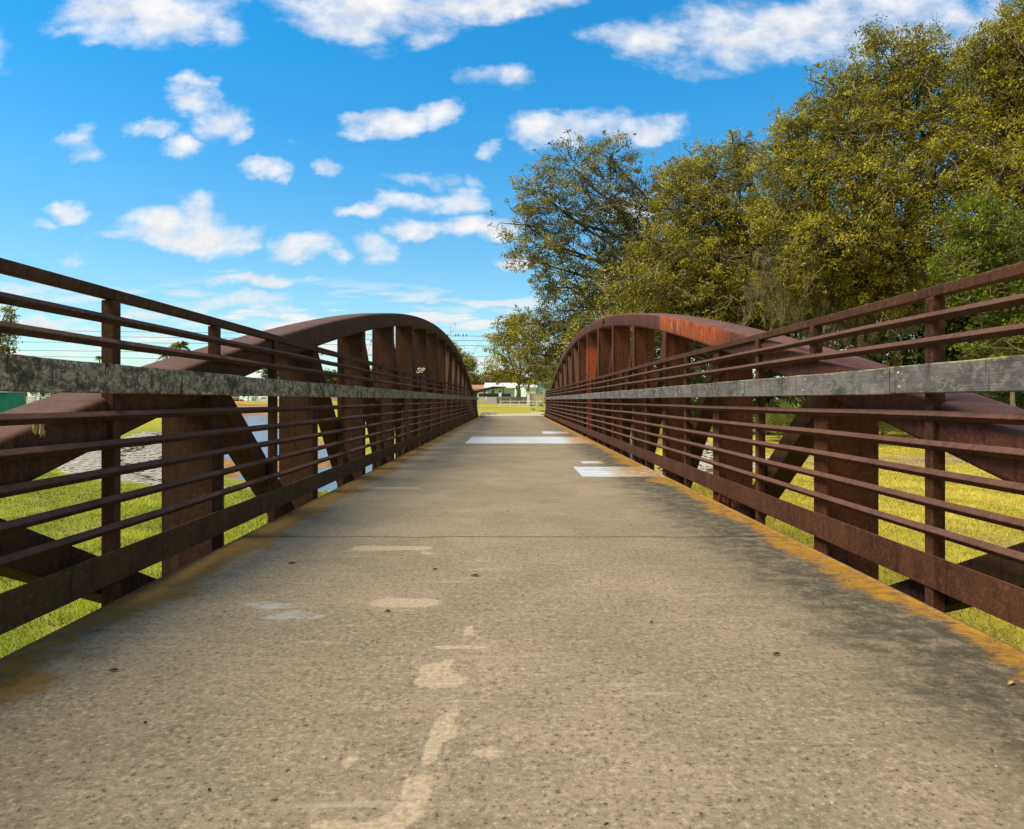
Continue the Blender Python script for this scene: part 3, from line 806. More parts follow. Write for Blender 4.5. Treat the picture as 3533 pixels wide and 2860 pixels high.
def tree(name, label, blobs, trunk, Y, nleaf, leaf=.15, lm='leaf_gold', bark='bark', clump=.6, twigc=None, group=None, cat='tree',
         airy=.0, moss=None, tr=.3, zoff=None, sprays=0, lean_pts=None, stems=1):
    """blobs: (px,py,rx,ry,dY) in photo-measure units turned into metres at depth Y+dY"""
    base = at(trunk, CY, Y); bz = float(terr([base.x], [Y])[0][0]) if zoff is None else zoff
    root = empty(name, (base.x, Y, bz)); tag(root, label, cat, group)
    cs = []; rs = []
    for (px, py, rx, ry, dY) in blobs:
        c = at(px, py, Y+dY); k = (Y+dY)/F
        cs.append(np.array(c)); rs.append(np.array([rx*k, max(rx, ry)*k*.75, ry*k]))
    vol = np.array([(r[0]*r[2])**.85*max(r[1], .5)**.4 for r in rs]); vol /= vol.sum()
    nper_ = 75
    clumps = []; segs = []; pale = []
    fork = np.array([base.x, Y, bz])+np.array([0, 0, max(.8, (np.mean([c[2] for c in cs])-bz)*.38)])
    for st in range(stems):
        f2 = fork + (rng.normal(0, 1.3, 3)*np.array([1, .5, .4]) if st else 0); 
        segs.append((curve([base.x+(rng.normal(0, .5) if st else 0), Y, bz-.2], f2, 6, .05), tr*(1 if not st else .6), tr*.6))
    for c, r, v in zip(cs, rs, vol):
        lp = curve(fork, c, 8, .10, .06); segs.append((lp, tr*.45, tr*.14))
        nc = max(6, int(v*nleaf/nper_))
        d = rng.normal(size=(nc, 3)); d /= np.linalg.norm(d, axis=1)[:,None]
        u = rng.random(nc)**(.38 if airy < .5 else .3)
        u = np.where(rng.random(nc) < .26, np.maximum(u, .8)+rng.uniform(0, .55, nc)**1.0, u)
        cc = c+d*r*u[:,None]
        for j in range(nc):
            clumps.append((cc[j], clump*rng.uniform(.55, 1.25)*(.42 if u[j] > 1.02 else 1), u[j]))
            if rng.random() < (.9 if u[j] > 1.0 else .4):
                s_ = lp[rng.integers(4, 8)] if rng.random() < .4 else c+d[j]*r*u[j]*rng.uniform(.1, .5)
                segs.append((curve(s_, cc[j], 5, .22), tr*.07+.012, .008))
    pts = []; tint = []
    for (c, rc, u) in clumps:
        n = max(10, int(nper_*rng.uniform(.6, 1.4)*(rc/clump)**1.3))
        p = rng.normal(0, .5, (n, 3))*rc*np.array([1, 1, .7])
        k = max(2, n//9); sub = p[rng.integers(0, n, k)]  # gather leaves along sub-sprigs
        w_ = rng.random(n)[:,None]*.75; p = p*(1-w_)+sub[rng.integers(0, k, n)]*w_
        pts.append(c+p); tb = np.clip(rng.normal(.43, .24), .03, .95)
        tint.append(np.clip(rng.normal(tb, .2, n), 0, .97))
    P = np.vstack(pts); T = np.concatenate(tint); T[rng.random(len(T)) < .0015] = 1
    V, Fq = leaf_quads(P, leaf)
    np_mesh('crown', V, Fq, M[lm], root, {'tint': np.repeat(T, 4)})
    V, Fq = fast_tubes(segs); np_mesh('trunk', V, Fq, M[bark], root, smooth=True)
    if sprays:
        sg = []
        for j in range(sprays):
            bi = rng.choice(len(cs), p=vol); c, r = cs[bi], rs[bi]
            d = rng.normal(size=3); d /= np.linalg.norm(d); d[1] = -abs(d[1])
            p0 = c+d*r*rng.uniform(.7, 1.0)
            L = rng.uniform(.8, 2.4)*clump*1.6; dirn = np.array([rng.normal(0, 1), rng.normal(0, .5)-.3, rng.normal(-.15, .6)]); dirn /= np.linalg.norm(dirn)
            main = curve(p0, p0+dirn*L, 7, .25, -.05); sg.append((main, .018*Y/35, .006*Y/35))
            for q in range(rng.integers(3, 7)):
                k = rng.integers(1, 6); dd = dirn+rng.normal(0, .6, 3)
                sg.append((curve(main[k], main[k]+dd*L*rng.uniform(.15, .45), 4, .25), .010*Y/35, .004*Y/35))
        V, Fq = fast_tubes(sg); tag(np_mesh('twigs', V, Fq, M['twig'], root), kind='stuff')
    if moss:
        Vm = []; Tm = []
        for (px, py, w, h, n) in moss:
            for j in range(n):
                c = at(px+rng.uniform(-.6, .6)*w, py-h*.4+rng.normal(0, h/2.2), Y-rng.uniform(-1.5, 2.5)); k = Y/F
                L = h*k*rng.uniform(.2, .95)*.8; wid = rng.uniform(.06, .20); sway = rng.normal(0, .12)
                for q in range(int(26*rng.uniform(.5, 1.5))):
                    x, y = rng.normal(0, wid), rng.normal(0, wid); l = L*rng.uniform(.25, 1)*math.exp(-abs(x)/wid*.35); zt = c.z-abs(rng.normal(0, .12))*L
                    wd = rng.uniform(.008, .03)*Y/35; a = rng.uniform(0, 3.14); dx, dy = math.cos(a)*wd, math.sin(a)*wd; p0 = np.array([c.x+x, c.y+y, zt]); nsg = 4; tv = rng.uniform(.1, .95)
                    for g_ in range(nsg):
                        t1 = (g_+1)/nsg; p1 = np.array([c.x+x*(1-t1*.55)+sway*t1*L+rng.normal(0, .035), c.y+y*(1-t1*.5)+rng.normal(0, .03), zt-l*t1])
                        w0, w1 = 1-(g_/nsg)*.5, 1-t1*.75
                        Vm.append([p0-np.array([dx*w0, dy*w0, 0]), p0+np.array([dx*w0, dy*w0, 0]), p1+np.array([dx*w1, dy*w1, 0]), p1-np.array([dx*w1, dy*w1, 0])]); Tm.append(tv); p0 = p1
        Vm = np.array(Vm).reshape(-1, 3); np_mesh('hanging_moss', Vm, np.arange(len(Vm)).reshape(-1, 4), M['moss'], root, {'tint': np.repeat(Tm, 4)})
    return root
GT = 'large trees along the right bank'
# T1: airy dark oak behind the right arch
tree('oak_tree', 'tall airy oak with sparse dark leaves behind the crest of the right arch', [
    (1130,400,60,55,0),(1200,350,70,55,0),(1280,330,60,50,1),(1100,470,55,45,0),(1180,440,85,60,0),(1270,420,85,70,1),(1350,410,60,65,1),
    (1150,520,85,45,0),(1110,545,50,30,0),(1190,590,75,50,0),(1270,560,90,70,0),(1360,500,90,80,2),(1210,650,80,55,0),(1180,690,70,50,0),(1290,660,90,60,1),(1140,600,30,30,0),(1120,680,35,35,0),(1150,720,45,45,1),(1110,740,35,30,1),(1170,770,45,40,1),(1090,700,22,20,0)],
    1520, 46, 105000, .15, 'leaf_dark', 'bark', .62, group=GT, airy=.7, sprays=60, tr=.38)
tree('oak_tree', 'olive golden oak hung with bare twigs between the airy oak and the tallest tree', [
    (1500,370,80,60,0),(1570,350,70,50,1),(1440,440,80,75,0),(1410,380,55,50,1),(1460,345,45,40,1),(1540,310,40,32,1),(1520,460,90,80,0),(1400,540,90,70,-1),(1500,570,100,80,-1),(1600,480,90,90,0),
    (1330,610,90,65,-2),(1440,650,110,70,-1),(1570,640,110,80,0),(1280,700,90,50,-2),(1240,730,70,40,-2)],
    1600, 40, 150000, .14, 'leaf_gold', 'bark', .6, group=GT, sprays=190, tr=.36,
    moss=[(1560,660,100,70,34),(1480,690,110,60,26),(1400,640,80,60,14),(1560,560,70,70,10)])
tree('oak_tree', 'tallest broad olive oak with moss under its lowest limbs, above the right rail', [
    (1870,150,95,75,0),(2000,190,70,90,1),(1630,340,60,60,1),(1830,80,35,35,0),(1760,210,80,70,0),(1930,110,60,55,0),(1690,270,75,60,0),(1650,260,40,30,-1),(1800,280,110,90,-1),(1910,250,110,100,0),(1700,370,100,85,-1),
    (1830,400,120,90,-2),(1960,380,110,100,-1),(1640,450,80,80,0),(1760,500,120,80,-2),(1900,520,120,80,-2),(1680,590,100,60,-1),(1840,610,110,60,-1)],
    1800, 31, 210000, .115, 'leaf_gold', 'bark', .52, group=GT, sprays=150, tr=.34,
    moss=[(1620,600,70,80,20),(1600,650,70,90,30),(1700,660,100,100,50),(1840,680,130,90,56),(1650,590,90,90,14),(1930,660,80,80,30),(1760,740,160,50,40)])
tree('oak_tree', 'yellow green oak cut by the right frame edge, rising to the top corner', [
    (2110,110,85,95,0),(2060,130,60,50,0),(2140,40,45,50,0),(2080,230,90,80,0),(2160,250,100,120,0),(2030,330,80,90,0),(2120,390,110,110,-1),(2190,160,80,120,0)],
    2260, 28, 105000, .11, 'leaf_gold', 'bark', .5, group=GT, sprays=50, tr=.3)
tree('oak_tree', 'fresh green leafy tree at the right frame edge above the rail', [
    (2060,470,80,70,0),(2130,540,90,80,0),(2070,610,80,60,0),(2150,660,80,70,0),(2010,560,60,60,0),(2100,720,80,50,0)],
    2120, 25, 40000, .12, 'leaf_green', 'bark_pale', .45, group=GT, sprays=25, tr=.12)
# shaded wood behind
kx = [(1330,56),(1420,53),(1520,52),(1620,47),(1720,46),(1820,42),(1930,40),(2040,38),(2150,36),(2260,36)]
kl = ['behind the airy oak', 'just right of the arch crest', 'behind the bare twigs', 'under the moss curtains', 'behind the tallest oak trunk',
      'beneath the tallest oak', 'right of the tallest oak trunk', 'behind the fresh green tree', 'at the right frame edge', 'beyond the right frame edge']
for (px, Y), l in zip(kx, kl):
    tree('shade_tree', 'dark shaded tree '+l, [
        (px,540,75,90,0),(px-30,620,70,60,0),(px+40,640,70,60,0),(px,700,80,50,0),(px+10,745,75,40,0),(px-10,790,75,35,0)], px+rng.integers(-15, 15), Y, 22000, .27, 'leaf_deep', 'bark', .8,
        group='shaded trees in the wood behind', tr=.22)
# understory shrubs along the wood edge
sx = [1180,1250,1330,1410,1480,1560,1630,1700,1770,1850,1930,2010,2090,2160]
for i, px in enumerate(sx):
    Y = 44 - i*.9 if i > 2 else 60
    w_ = ['beside the arch end', 'under the arch crest', 'behind the second upright', 'beyond the third upright', 'left of the fan palms', 'behind the left fan palm', 'between two fan palms',
          'right of the left fan palm', 'behind the tall right upright', 'beside the middle fan palm', 'under the sloping chord', 'left of the rail post', 'right of the rail post', 'at the right frame edge'][i]
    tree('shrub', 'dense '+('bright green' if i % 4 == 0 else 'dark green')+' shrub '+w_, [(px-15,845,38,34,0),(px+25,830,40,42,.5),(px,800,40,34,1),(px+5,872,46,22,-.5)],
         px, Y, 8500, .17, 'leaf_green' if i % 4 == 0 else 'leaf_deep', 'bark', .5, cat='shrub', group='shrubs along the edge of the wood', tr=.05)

def fan_palm(px, py, Y, r, label):
    c = at(px, py, Y); bz = float(terr([c.x], [Y])[0][0]); root = empty('fan_palm', (c.x, Y, bz)); tag(root, label, 'palm', 'fan palms at the edge of the wood')
    Vs = []; Ts = []; st = MB()
    for i in range(11):
        a = rng.uniform(0, 6.28); el = rng.uniform(.15, 1.25)
        d = np.array([math.cos(a)*math.cos(el), math.sin(a)*math.cos(el), math.sin(el)])
        o = np.array([c.x, Y, bz+.1]); hub = o+d*r*rng.uniform(.55, .95); st.tube([o, (o+hub)/2+[0,0,.05], hub], .012, 5)
        u = np.cross(d, [0,0,1.]); u /= np.linalg.norm(u)+1e-6; w = np.cross(u, d); tt = rng.uniform(.1, .95)
        for q in range(17):
            th = R(-115+230*q/16); dd = d*math.cos(th)+u*math.sin(th); L = r*.62*(1-.15*abs(th)/2)
            tip = hub+dd*L+np.array([0,0,-.18*L]); mid = hub+dd*L*.55; s_ = np.cross(dd, w); s_ /= np.linalg.norm(s_)+1e-6; s_ = s_*.028*r
            Vs.append([hub, mid-s_, tip, mid+s_]); Ts.append(np.clip(tt+rng.normal(0, .15), 0, .97))
    V = np.array(Vs).reshape(-1, 3); np_mesh('fronds', V, np.arange(len(V)).reshape(-1, 4), M['leaf_palm'], root, {'tint': np.repeat(Ts, 4)})
    st.build('stems', M['leaf_stem'], root)
M['leaf_stem'] = plain('palm_stems', (.16,.17,.04))
fan_palm(1675, 850, 33, 1.9, 'fan palm with upright spiky leaves seen left of the wide right upright')
fan_palm(1632, 870, 35, 1.4, 'smaller fan palm half hidden by the diagonal of the right truss')
fan_palm(1885, 885, 30, 1.3, 'yellowish low fan palm right of the wide right upright')
fan_palm(1925, 880, 31, 1.0, 'small fan palm under the sloping end of the right chord')

# distant centre oak, left tree, bank trees
tree('oak_tree', 'big distant oak with twisted pale stems behind the white railing beyond the path', [
    (1060,720,45,38,0),(1100,700,50,45,0),(1045,760,30,25,0),(1090,770,45,32,0),(1130,740,50,42,0),(1055,690,30,25,0),(1120,790,35,22,0),(1075,795,30,15,0),(1150,780,30,30,0),(1095,670,40,25,0)],
    1087, 138, 26000, .42, 'leaf_gold', 'bark_pale', 1.5, tr=.36, zoff=.3, sprays=30, stems=4)
tree('roadside_tree', 'thin pale leafed tree rising from behind the far end of the left arch', [
    (950,745,22,22,0),(975,760,22,20,0),(990,765,12,10,0),(945,725,12,10,0),(965,785,28,16,0)], 968, 118, 9000, .34, 'leaf_dark', 'bark_pale', 1.1, tr=.25, sprays=20)
wood = [(985,795,30,14,'leaf_green','green bushy tree behind the orange roof'), (1010,790,26,16,'leaf_autumn','russet winter tree left of the big distant oak'),
        (1035,786,24,16,'leaf_gold','olive tree directly behind the grey roofed building'), (1060,792,20,14,'leaf_autumn','brownish tree behind the awning'), (1165,770,36,26,'leaf_gold','olive tree behind the pale blue house')]
for px, py, rx, ry, lm, lb in wood:
    tree('distant_tree', lb, [(px,py,rx,ry,0),(px-rx*.5,py+8,rx*.7,ry*.8,2),(px+rx*.6,py+6,rx*.7,ry*.8,-2),(px,py+22,rx,ry,0)], px, 215, 4200, .7, lm, 'bark', 2.0, tr=.3, group='tree line beyond the road')
tree('roadside_tree', 'dark leafed tree at the left frame edge above the mossy board', [
    (-20,690,45,45,0),(10,660,25,20,0),(20,690,18,15,0),(5,720,28,22,0),(-30,740,50,30,0),(0,770,30,30,0)], -15, 58, 11000, .2, 'leaf_dark', 'bark', .6, tr=.25, sprays=10)
far = [(580,770,26,22,'leaf_deep','dark round tree behind the white trailer'), (520,806,44,18,'leaf_green','green hedge tree behind the parked cars'), (455,806,40,20,'leaf_gold','olive tree left of the parked cars'),
       (685,786,18,12,'leaf_deep','dark bushy tree over the peach house'), (704,794,9,12,'leaf_autumn','orange leafed tree at the corner of the peach house'), (640,800,40,20,'leaf_green','green tree left of the peach house'),
       (120,815,60,14,'leaf_deep','dark hedge behind the white gate'), (250,806,60,14,'leaf_gold','low olive trees beyond the left bank'), (340,806,50,14,'leaf_green','bushy green tree beyond the left chord'),
       (760,790,26,20,'leaf_gold','olive tree right of the peach house'), (810,780,26,24,'leaf_autumn','bare brownish tree seen between the left uprights'), (870,795,40,22,'leaf_green','green tree behind the far left uprights'), (925,800,30,18,'leaf_deep','dark tree near the far end of the left arch')]
for px, py, rx, ry, lm, lb in far:
    tree('distant_tree', lb, [(px,py,rx,ry,0),(px-rx*.6,py+6,rx*.7,ry*.8,2),(px+rx*.6,py+5,rx*.7,ry*.8,-2),(px,py+ry*.9,rx*1.1,ry*.8,0)], px, 225, 3600, .75, lm, 'bark', 2.0, tr=.3, group='tree line beyond the road')

def palm(px, ptop, Y, rad, label, n=26, tr=.18, droop=1.0, trunk_mat='palm_trunk', taper=1):
    c = at(px, ptop, Y); bz = float(terr([c.x], [Y])[0][0]); root = empty('palm_tree', (c.x, Y, bz)); tag(root, label, 'palm tree')
    m = MB(); N = 14
    m.tube([(c.x+.1*math.sin(i*.3), Y, bz-.2+(c.z-bz+.2)*i/N) for i in range(N+1)], [tr*(1.25 if i == 0 else 1)*(1+.12*(i % 2)) for i in range(N+1)], 9)
    m.build('trunk', M[trunk_mat], root)
    Vs = []; Ts = []
    for i in range(n):
        a = 6.28*i/n+rng.uniform(-.2, .2); el = rng.uniform(-.3, 1.3); L = rad*rng.uniform(.8, 1.1); prev = None
        h = np.array([math.cos(a), math.sin(a), 0]); pts = []
        for j in range(9):
            t = j/8; pts.append(np.array(c)+h*L*t*math.cos(el)+np.array([0,0,L*(math.sin(el)*t-droop*.7*t*t)]))
        sd = np.cross(h, [0,0,1.]); tt = rng.uniform(.1, .9)
        for j in range(8):
            for q in range(3):
                t = (j+q/3)/8; p = pts[j]+(pts[j+1]-pts[j])*q/3; fl = rad*.34*(1-t*.6)
                for s_ in (-1, 1):
                    tip = p+sd*s_*fl*.8+h*fl*.5+np.array([0,0,-fl*.55]); w = h*rad*.03
                    Vs.append([p-w, p+w, tip+w*.3, tip-w*.3]); Ts.append(np.clip(tt+rng.normal(0, .15), 0, .97))
    V = np.array(Vs).reshape(-1, 3); np_mesh('fronds', V, np.arange(len(V)).reshape(-1, 4), M['leaf_palm'], root, {'tint': np.repeat(Ts, 4)})
    return root
palm(378, 722, 150, 2.9, 'feathery palm showing above the left chord')
palm(350, 742, 150, 2.4, 'shorter palm left of the feathery palm above the left chord')
palm(209, 749, 170, 1.3, 'small round headed palm beside the first left rail post', 34, .15, .8)
palm(45, 770, 72, 2.6, 'thick trunked palm beside the green shed at the left frame edge', 22, .42)

# ------------------------------------------------------------------ far buildings and street things
def P(name, rgb, r=.8, v=.12): 
    M[name] = plain(name, rgb, r, v, 1.5)
for nme, rgb in dict(teal_wall=(.32,.50,.42), grey_roof=(.55,.55,.55), blue_wall=(.36,.58,.64), white_wall=(.72,.74,.70), tan_wall=(.50,.42,.28), orange_roof=(.40,.17,.09),
                     peach_wall=(.70,.42,.26), dark_metal=(.03,.03,.03), glass_dark=(.05,.06,.07), white_paint=(.75,.75,.72), cream_fence=(.55,.47,.28), grey_panel=(.50,.48,.47),
                     brown_fence=(.16,.13,.10), green_shed=(.02,.22,.16), brown_roof=(.22,.14,.09), red_paint=(.55,.02,.02), beige_paint=(.62,.57,.45), silver_paint=(.62,.65,.68),
                     tyre=(.02,.02,.02), blue_cloth=(.03,.06,.40), black_bird=(.015,.015,.015), wire=(.03,.03,.03), tarp=(.25,.30,.33), galv=(.45,.45,.42), sand_col=(.7,.55,.3)).items():
    P(nme, rgb)
def A(px0, py0, px1, py1, Y):
    a = at(px0, py1, Y); b_ = at(px1, py0, Y); return a.x, b_.x, a.z, b_.z
def wbox(mb, r, Y0_, Y1_):
    mb.box(r[0], r[1], Y0_, Y1_, r[2], r[3])
def house(name, label, cat, wall_px, Y, depth, wall, roof, roof_h, over=.4, windows=(), door=None, gable='x', base=None, glass='glass_dark'):
    x0, x1, z0, z1 = A(*wall_px, Y)
    if base is not None: z0 = base
    root = empty(name, ((x0+x1)/2, Y+depth/2, z0)); tag(root, label, cat)
    m = MB(); m.box(x0, x1, Y, Y+depth, z0-.4, z1); m.build('wall', M[wall], root)
    m = MB(); ym = Y+depth/2
    if roof_h > 0:
        if gable == 'x':
            m.prism([(Y-over, z1+.003), (Y-over, z1+.12), (ym, z1+roof_h), (Y+depth+over, z1+.12), (Y+depth+over, z1+.003)], 0, x0-over, x1+over)
        else:
            xm = (x0+x1)/2; m.prism([(x0-over, z1+.003), (x0-over, z1+.12), (xm, z1+roof_h), (x1+over, z1+.12), (x1+over, z1+.003)], 1, Y-over, Y+depth+over)
        m.build('roof', M[roof], root)
    for w in windows:
        a0, a1, b0_, b1 = A(*w, Y)
        m = MB(); e = .12
        m.box(a0-e, a0, Y-.06, Y-.003, b0_-e, b1+e); m.box(a1, a1+e, Y-.06, Y-.003, b0_-e, b1+e)
        m.box(a0, a1, Y-.06, Y-.003, b1, b1+e); m.box(a0, a1, Y-.06, Y-.003, b0_-e, b0_); m.box(a0, a1, Y-.055, Y-.003, (b0_+b1)/2-.04, (b0_+b1)/2+.04)
        o = m.build('window', M['white_paint'], root)
        m = MB(); m.box(a0+.001, a1-.001, Y-.03, Y-.004, b0_+.001, (b0_+b1)/2-.041); m.box(a0+.001, a1-.001, Y-.03, Y-.004, (b0_+b1)/2+.041, b1-.001); m.build('pane', M[glass], o)
    return root
house('green_building', 'pale green building with a light grey metal roof behind the dark awning', 'building', (1020,813,1078,842,), 165, 14, 'teal_wall', 'grey_roof', 1.5, .8,
      windows=((1028,817,1034,825),(1044,817,1050,825)))
house('orange_roofed_house', 'small house with an orange roof left of the green building', 'house', (984,815,1012,842), 178, 8, 'white_wall', 'orange_roof', 1.2, .6)
house('blue_house', 'pale blue two storey house with white framed windows behind the tan wall', 'house', (1122,803,1160,846), 160, 9, 'blue_wall', 'grey_roof', 1.6, .5,
      windows=((1134,805,1137,812),(1140,804,1148,811),(1133,820,1136,826)), gable='y')
house('white_outbuilding', 'white flat sided building between the distant oak and the pale blue house', 'building', (1102,812,1122.5,846), 158, 7, 'white_wall', 'grey_roof', 1.1, .3)
house('peach_house', 'peach coloured house with one dark window seen between left uprights', 'house', (672,824,726,844), 205, 9, 'peach_wall', 'brown_roof', 2.6, .6, windows=((685,827,693,835),(712,827,717,835)))
house('cream_house', 'cream house with brown roof left of the parked red car', 'house', (440,820,478,846), 215, 9, 'tan_wall', 'brown_roof', 2.2, .6, windows=((448,826,454,834),))
# tan wall, column
m = MB(); r = A(1110,826,1165,851,131); m.box(r[0], r[1], 131, 131.3, r[2]-.5, r[3]); m.box(r[0]-.02, r[1]+.02, 130.95, 131.35, r[3]+.002, r[3]+.12)
tag(m.build('garden_wall', M['tan_wall']), 'long tan rendered wall in front of the pale blue house', 'wall')
m = MB(); r = A(1104,822,1109.6,850,130.5); wbox(m, (r[0], r[1], r[2]-.4, r[3]), 130.5, 131.1); m.box(r[0]-.08, r[1]+.08, 130.42, 131.18, r[3]+.002, r[3]+.12)
tag(m.build('gate_pillar', M['white_wall'], None, bevel=.02), 'white pillar at the left end of the tan wall', 'pillar')
# fence panels
def panel(px0, py0, px1, py1, Y, mat, name, label, cat, n=10):
    r = A(px0, py0, px1, py1, Y); root = empty(name, ((r[0]+r[1])/2, Y, r[2])); tag(root, label, cat)
    m = MB(); w = (r[1]-r[0])/n
    for i in range(n): m.box(r[0]+i*w+.01, r[0]+(i+1)*w-.01, Y+random.uniform(-.01, .01), Y+.04, r[2]-.3, r[3]+random.uniform(-.02, .02))
    m.build('boards', M[mat], root)
    m = MB()
    for z in (r[2]+.25, r[3]-.2): m.box(r[0], r[1], Y+.045, Y+.10, z, z+.09)
    m.build('crosspiece', M[mat], root)
panel(995,832,1018,852,135,'cream_fence','fence','cream coloured slatted fence panel beside the end of the left railing','fence',9)
panel(1020.5,832,1039.5,850,136,'grey_panel','fence','pale grey weathered fence panel between the cream and the brown fences','fence',8)
panel(1040.5,831,1104,849,137,'brown_fence','fence','dark brown board fence behind the big distant oak','fence',26)
# awning
root = empty('awning_shelter', at(1030, 850, 150)); tag(root, 'open shelter with a dark sloping roof on thin posts in front of the green building', 'shelter')
m = MB(); a, b_, c_ = at(994,819,150), at(1033,809.5,150), at(1060,810,150)
th = .45
m.add([(a.x,148,a.z-.5),(a.x,153,a.z-.5),(b_.x,153,b_.z-th),(b_.x,148,b_.z-th),(a.x,148,a.z),(a.x,153,a.z),(b_.x,153,b_.z),(b_.x,148,b_.z)],
      [(0,3,2,1),(4,5,6,7),(0,1,5,4),(1,2,6,5),(2,3,7,6),(3,0,4,7)])
m.add([(b_.x+.01,148,b_.z-th),(b_.x+.01,153,b_.z-th),(c_.x,153,c_.z-.15),(c_.x,148,c_.z-.15),(b_.x+.01,148,b_.z),(b_.x+.01,153,b_.z),(c_.x,153,c_.z),(c_.x,148,c_.z)],
      [(0,3,2,1),(4,5,6,7),(0,1,5,4),(1,2,6,5),(2,3,7,6),(3,0,4,7)])
m.build('roof', M['dark_metal'], root)
for px in (1014,1034,1054):
    p = at(px, 811, 148.4); m = MB(); m.box(p.x-.09, p.x+.09, 148.3, 148.5, -.2, p.z-.2); m.build('post', M['dark_metal'], root)
m = MB(); r = A(1003,824,1070,831,147); wbox(m, r, 147, 147.1)
tag(m.build('hedge_screen', M['dark_metal']), 'long dark mesh screen under the shelter roof', 'screen')
root = empty('notice_board', at(1047, 850, 128)); tag(root, 'small white notice on a post in front of the dark screen', 'sign')
m = MB(); wbox(m, A(1044.5,822.5,1050.5,830.5,128), 128, 128.04); m.build('panel', M['white_paint'], root)
m = MB(); p = at(1047.5, 830, 128.08); m.box(p.x-.04, p.x+.04, 128.05, 128.12, -.4, p.z+.5); m.build('post', M['galv'], root)

# white pipe railing along the pavement
def pipe_fence(pxs, Y, ztop, rails, label, base=-.4, r=.05, mat='white_paint'):
    p0 = at(pxs[0], 838, Y); root = empty('pipe_railing', (p0.x, Y, base)); tag(root, label, 'railing', 'pipe railings by the road')
    for px in pxs:
        p = at(px, 838, Y); m = MB(); m.tube([(p.x, Y, base), (p.x, Y, ztop)], r, 8); m.build('post', M[mat], root)
    x1 = at(pxs[-1], 838, Y).x
    for z in rails:
        m = MB(); m.tube([(p0.x, Y, z), (x1, Y, z)], r*.85, 8); m.build('rail', M[mat], root)
zt = at(0, 840.2, 126.6).z
pipe_fence([1048,1069,1087.5,1106,1124,1142,1160], 126.6, zt, (zt, (zt-.3)/2), 'low white two rail pipe railing in front of the distant oak')
zt2 = at(0, 832, 128.5).z
pipe_fence([990,1004.5,1019,1039,1049,1069], 128.5, zt2, (zt2,), 'taller thin grey railing in front of the fence panels', r=.035, mat='galv')
m = MB(); m.tube([at(1110,819,127), at(1113.5,853.5,127)], [.05,.07], 7)
tag(m.build('leaning_pole', M['bark_pale']), 'thin grey pole leaning beside the white pillar', 'pole')

# power lines and birds
M['cable'] = M['wire']
lines = [((937.6,703.0),(1033.8,705.7),'uppermost power line with a row of birds on it'), ((950,713),(1024,714.8),'second power line from the top'),
         ((973,723.7),(1032,724.8),'third power line from the top'), ((995,746.2),(1015,746.8),'fourth power line from the top'), ((994,764.7),(1031,766.4),'lowest power line over the far road')]
def lz(i, px):
    (a, za), (b_, zb_), _ = lines[i]
    sl = (zb_-za)/(b_-a)*.45
    return za + (px-a)*sl - (.00004*(px-a)*(px-a-0) if False else 0)
for i, l in enumerate(lines):
    m = MB(); m.tube([at(px, lz(i, px)+ 3.0*math.sin((px+300)/240)**2*0, 150) for px in range(-400, 2600, 100)], .042, 5)
    tag(m.build('power_line', M['wire']), l[2], 'power line', 'power lines along the far road')
def bird(px, py, Y, label):
    c = at(px, py, Y); root = MB()
    root.ball((c.x, Y, c.z+.17), .13, .9, .8, 1.2, 8, 6); root.ball((c.x+.03, Y-.02, c.z+.36), .08, 1, 1, 1, 8, 6)
    root.prism([(c.x+.09, c.z+.38), (c.x+.18, c.z+.35), (c.x+.09, c.z+.33)], 1, Y-.03, Y+.01)
    root.prism([(c.x-.04, c.z+.12), (c.x+.06, c.z+.12), (c.x+.0, c.z-.25), (c.x-.09, c.z-.25)], 1, Y-.02, Y+.02)
    root.tube([(c.x+.03, Y, c.z+.03), (c.x+.03, Y, c.z)], .015, 4)
    tag(root.build('bird', M['black_bird'], None, smooth=True), label, 'bird', 'dark birds perched on the wires')
for px, lb in ((938,'first bird, touching the left arch outline'),(954.6,'second bird from the arch on the top wire'),(960.2,'middle bird of the five on the top wire'),
               (970.1,'fourth bird from the arch on the top wire'),(977.2,'last bird from the arch on the top wire')):
    bird(px, lz(0, px), 150, 'small dark '+lb)
# side wire left of the arch with three birds
m = MB(); m.tube([at(px, 743.5+(px-674)*.004, 140) for px in range(560, 830, 30)], .03, 5); tag(m.build('service_wire', M['wire']), 'thin service wire seen between the left uprights', 'power line')
m = MB(); m.tube([at(766,750,138), at(777.3,716,138), at(790,690,138)], .03, 5); tag(m.build('guy_wire', M['wire']), 'steep guy wire seen in the gap between two left uprights', 'wire')
bird(674.2, 743.4, 140, 'small dark bird on the service wire, nearer the near upright'); bird(702.2, 743.5, 140, 'small dark bird on the service wire, nearer the far upright'); bird(777.3, 716.5, 138, 'small dark bird perched on the steep guy wire')

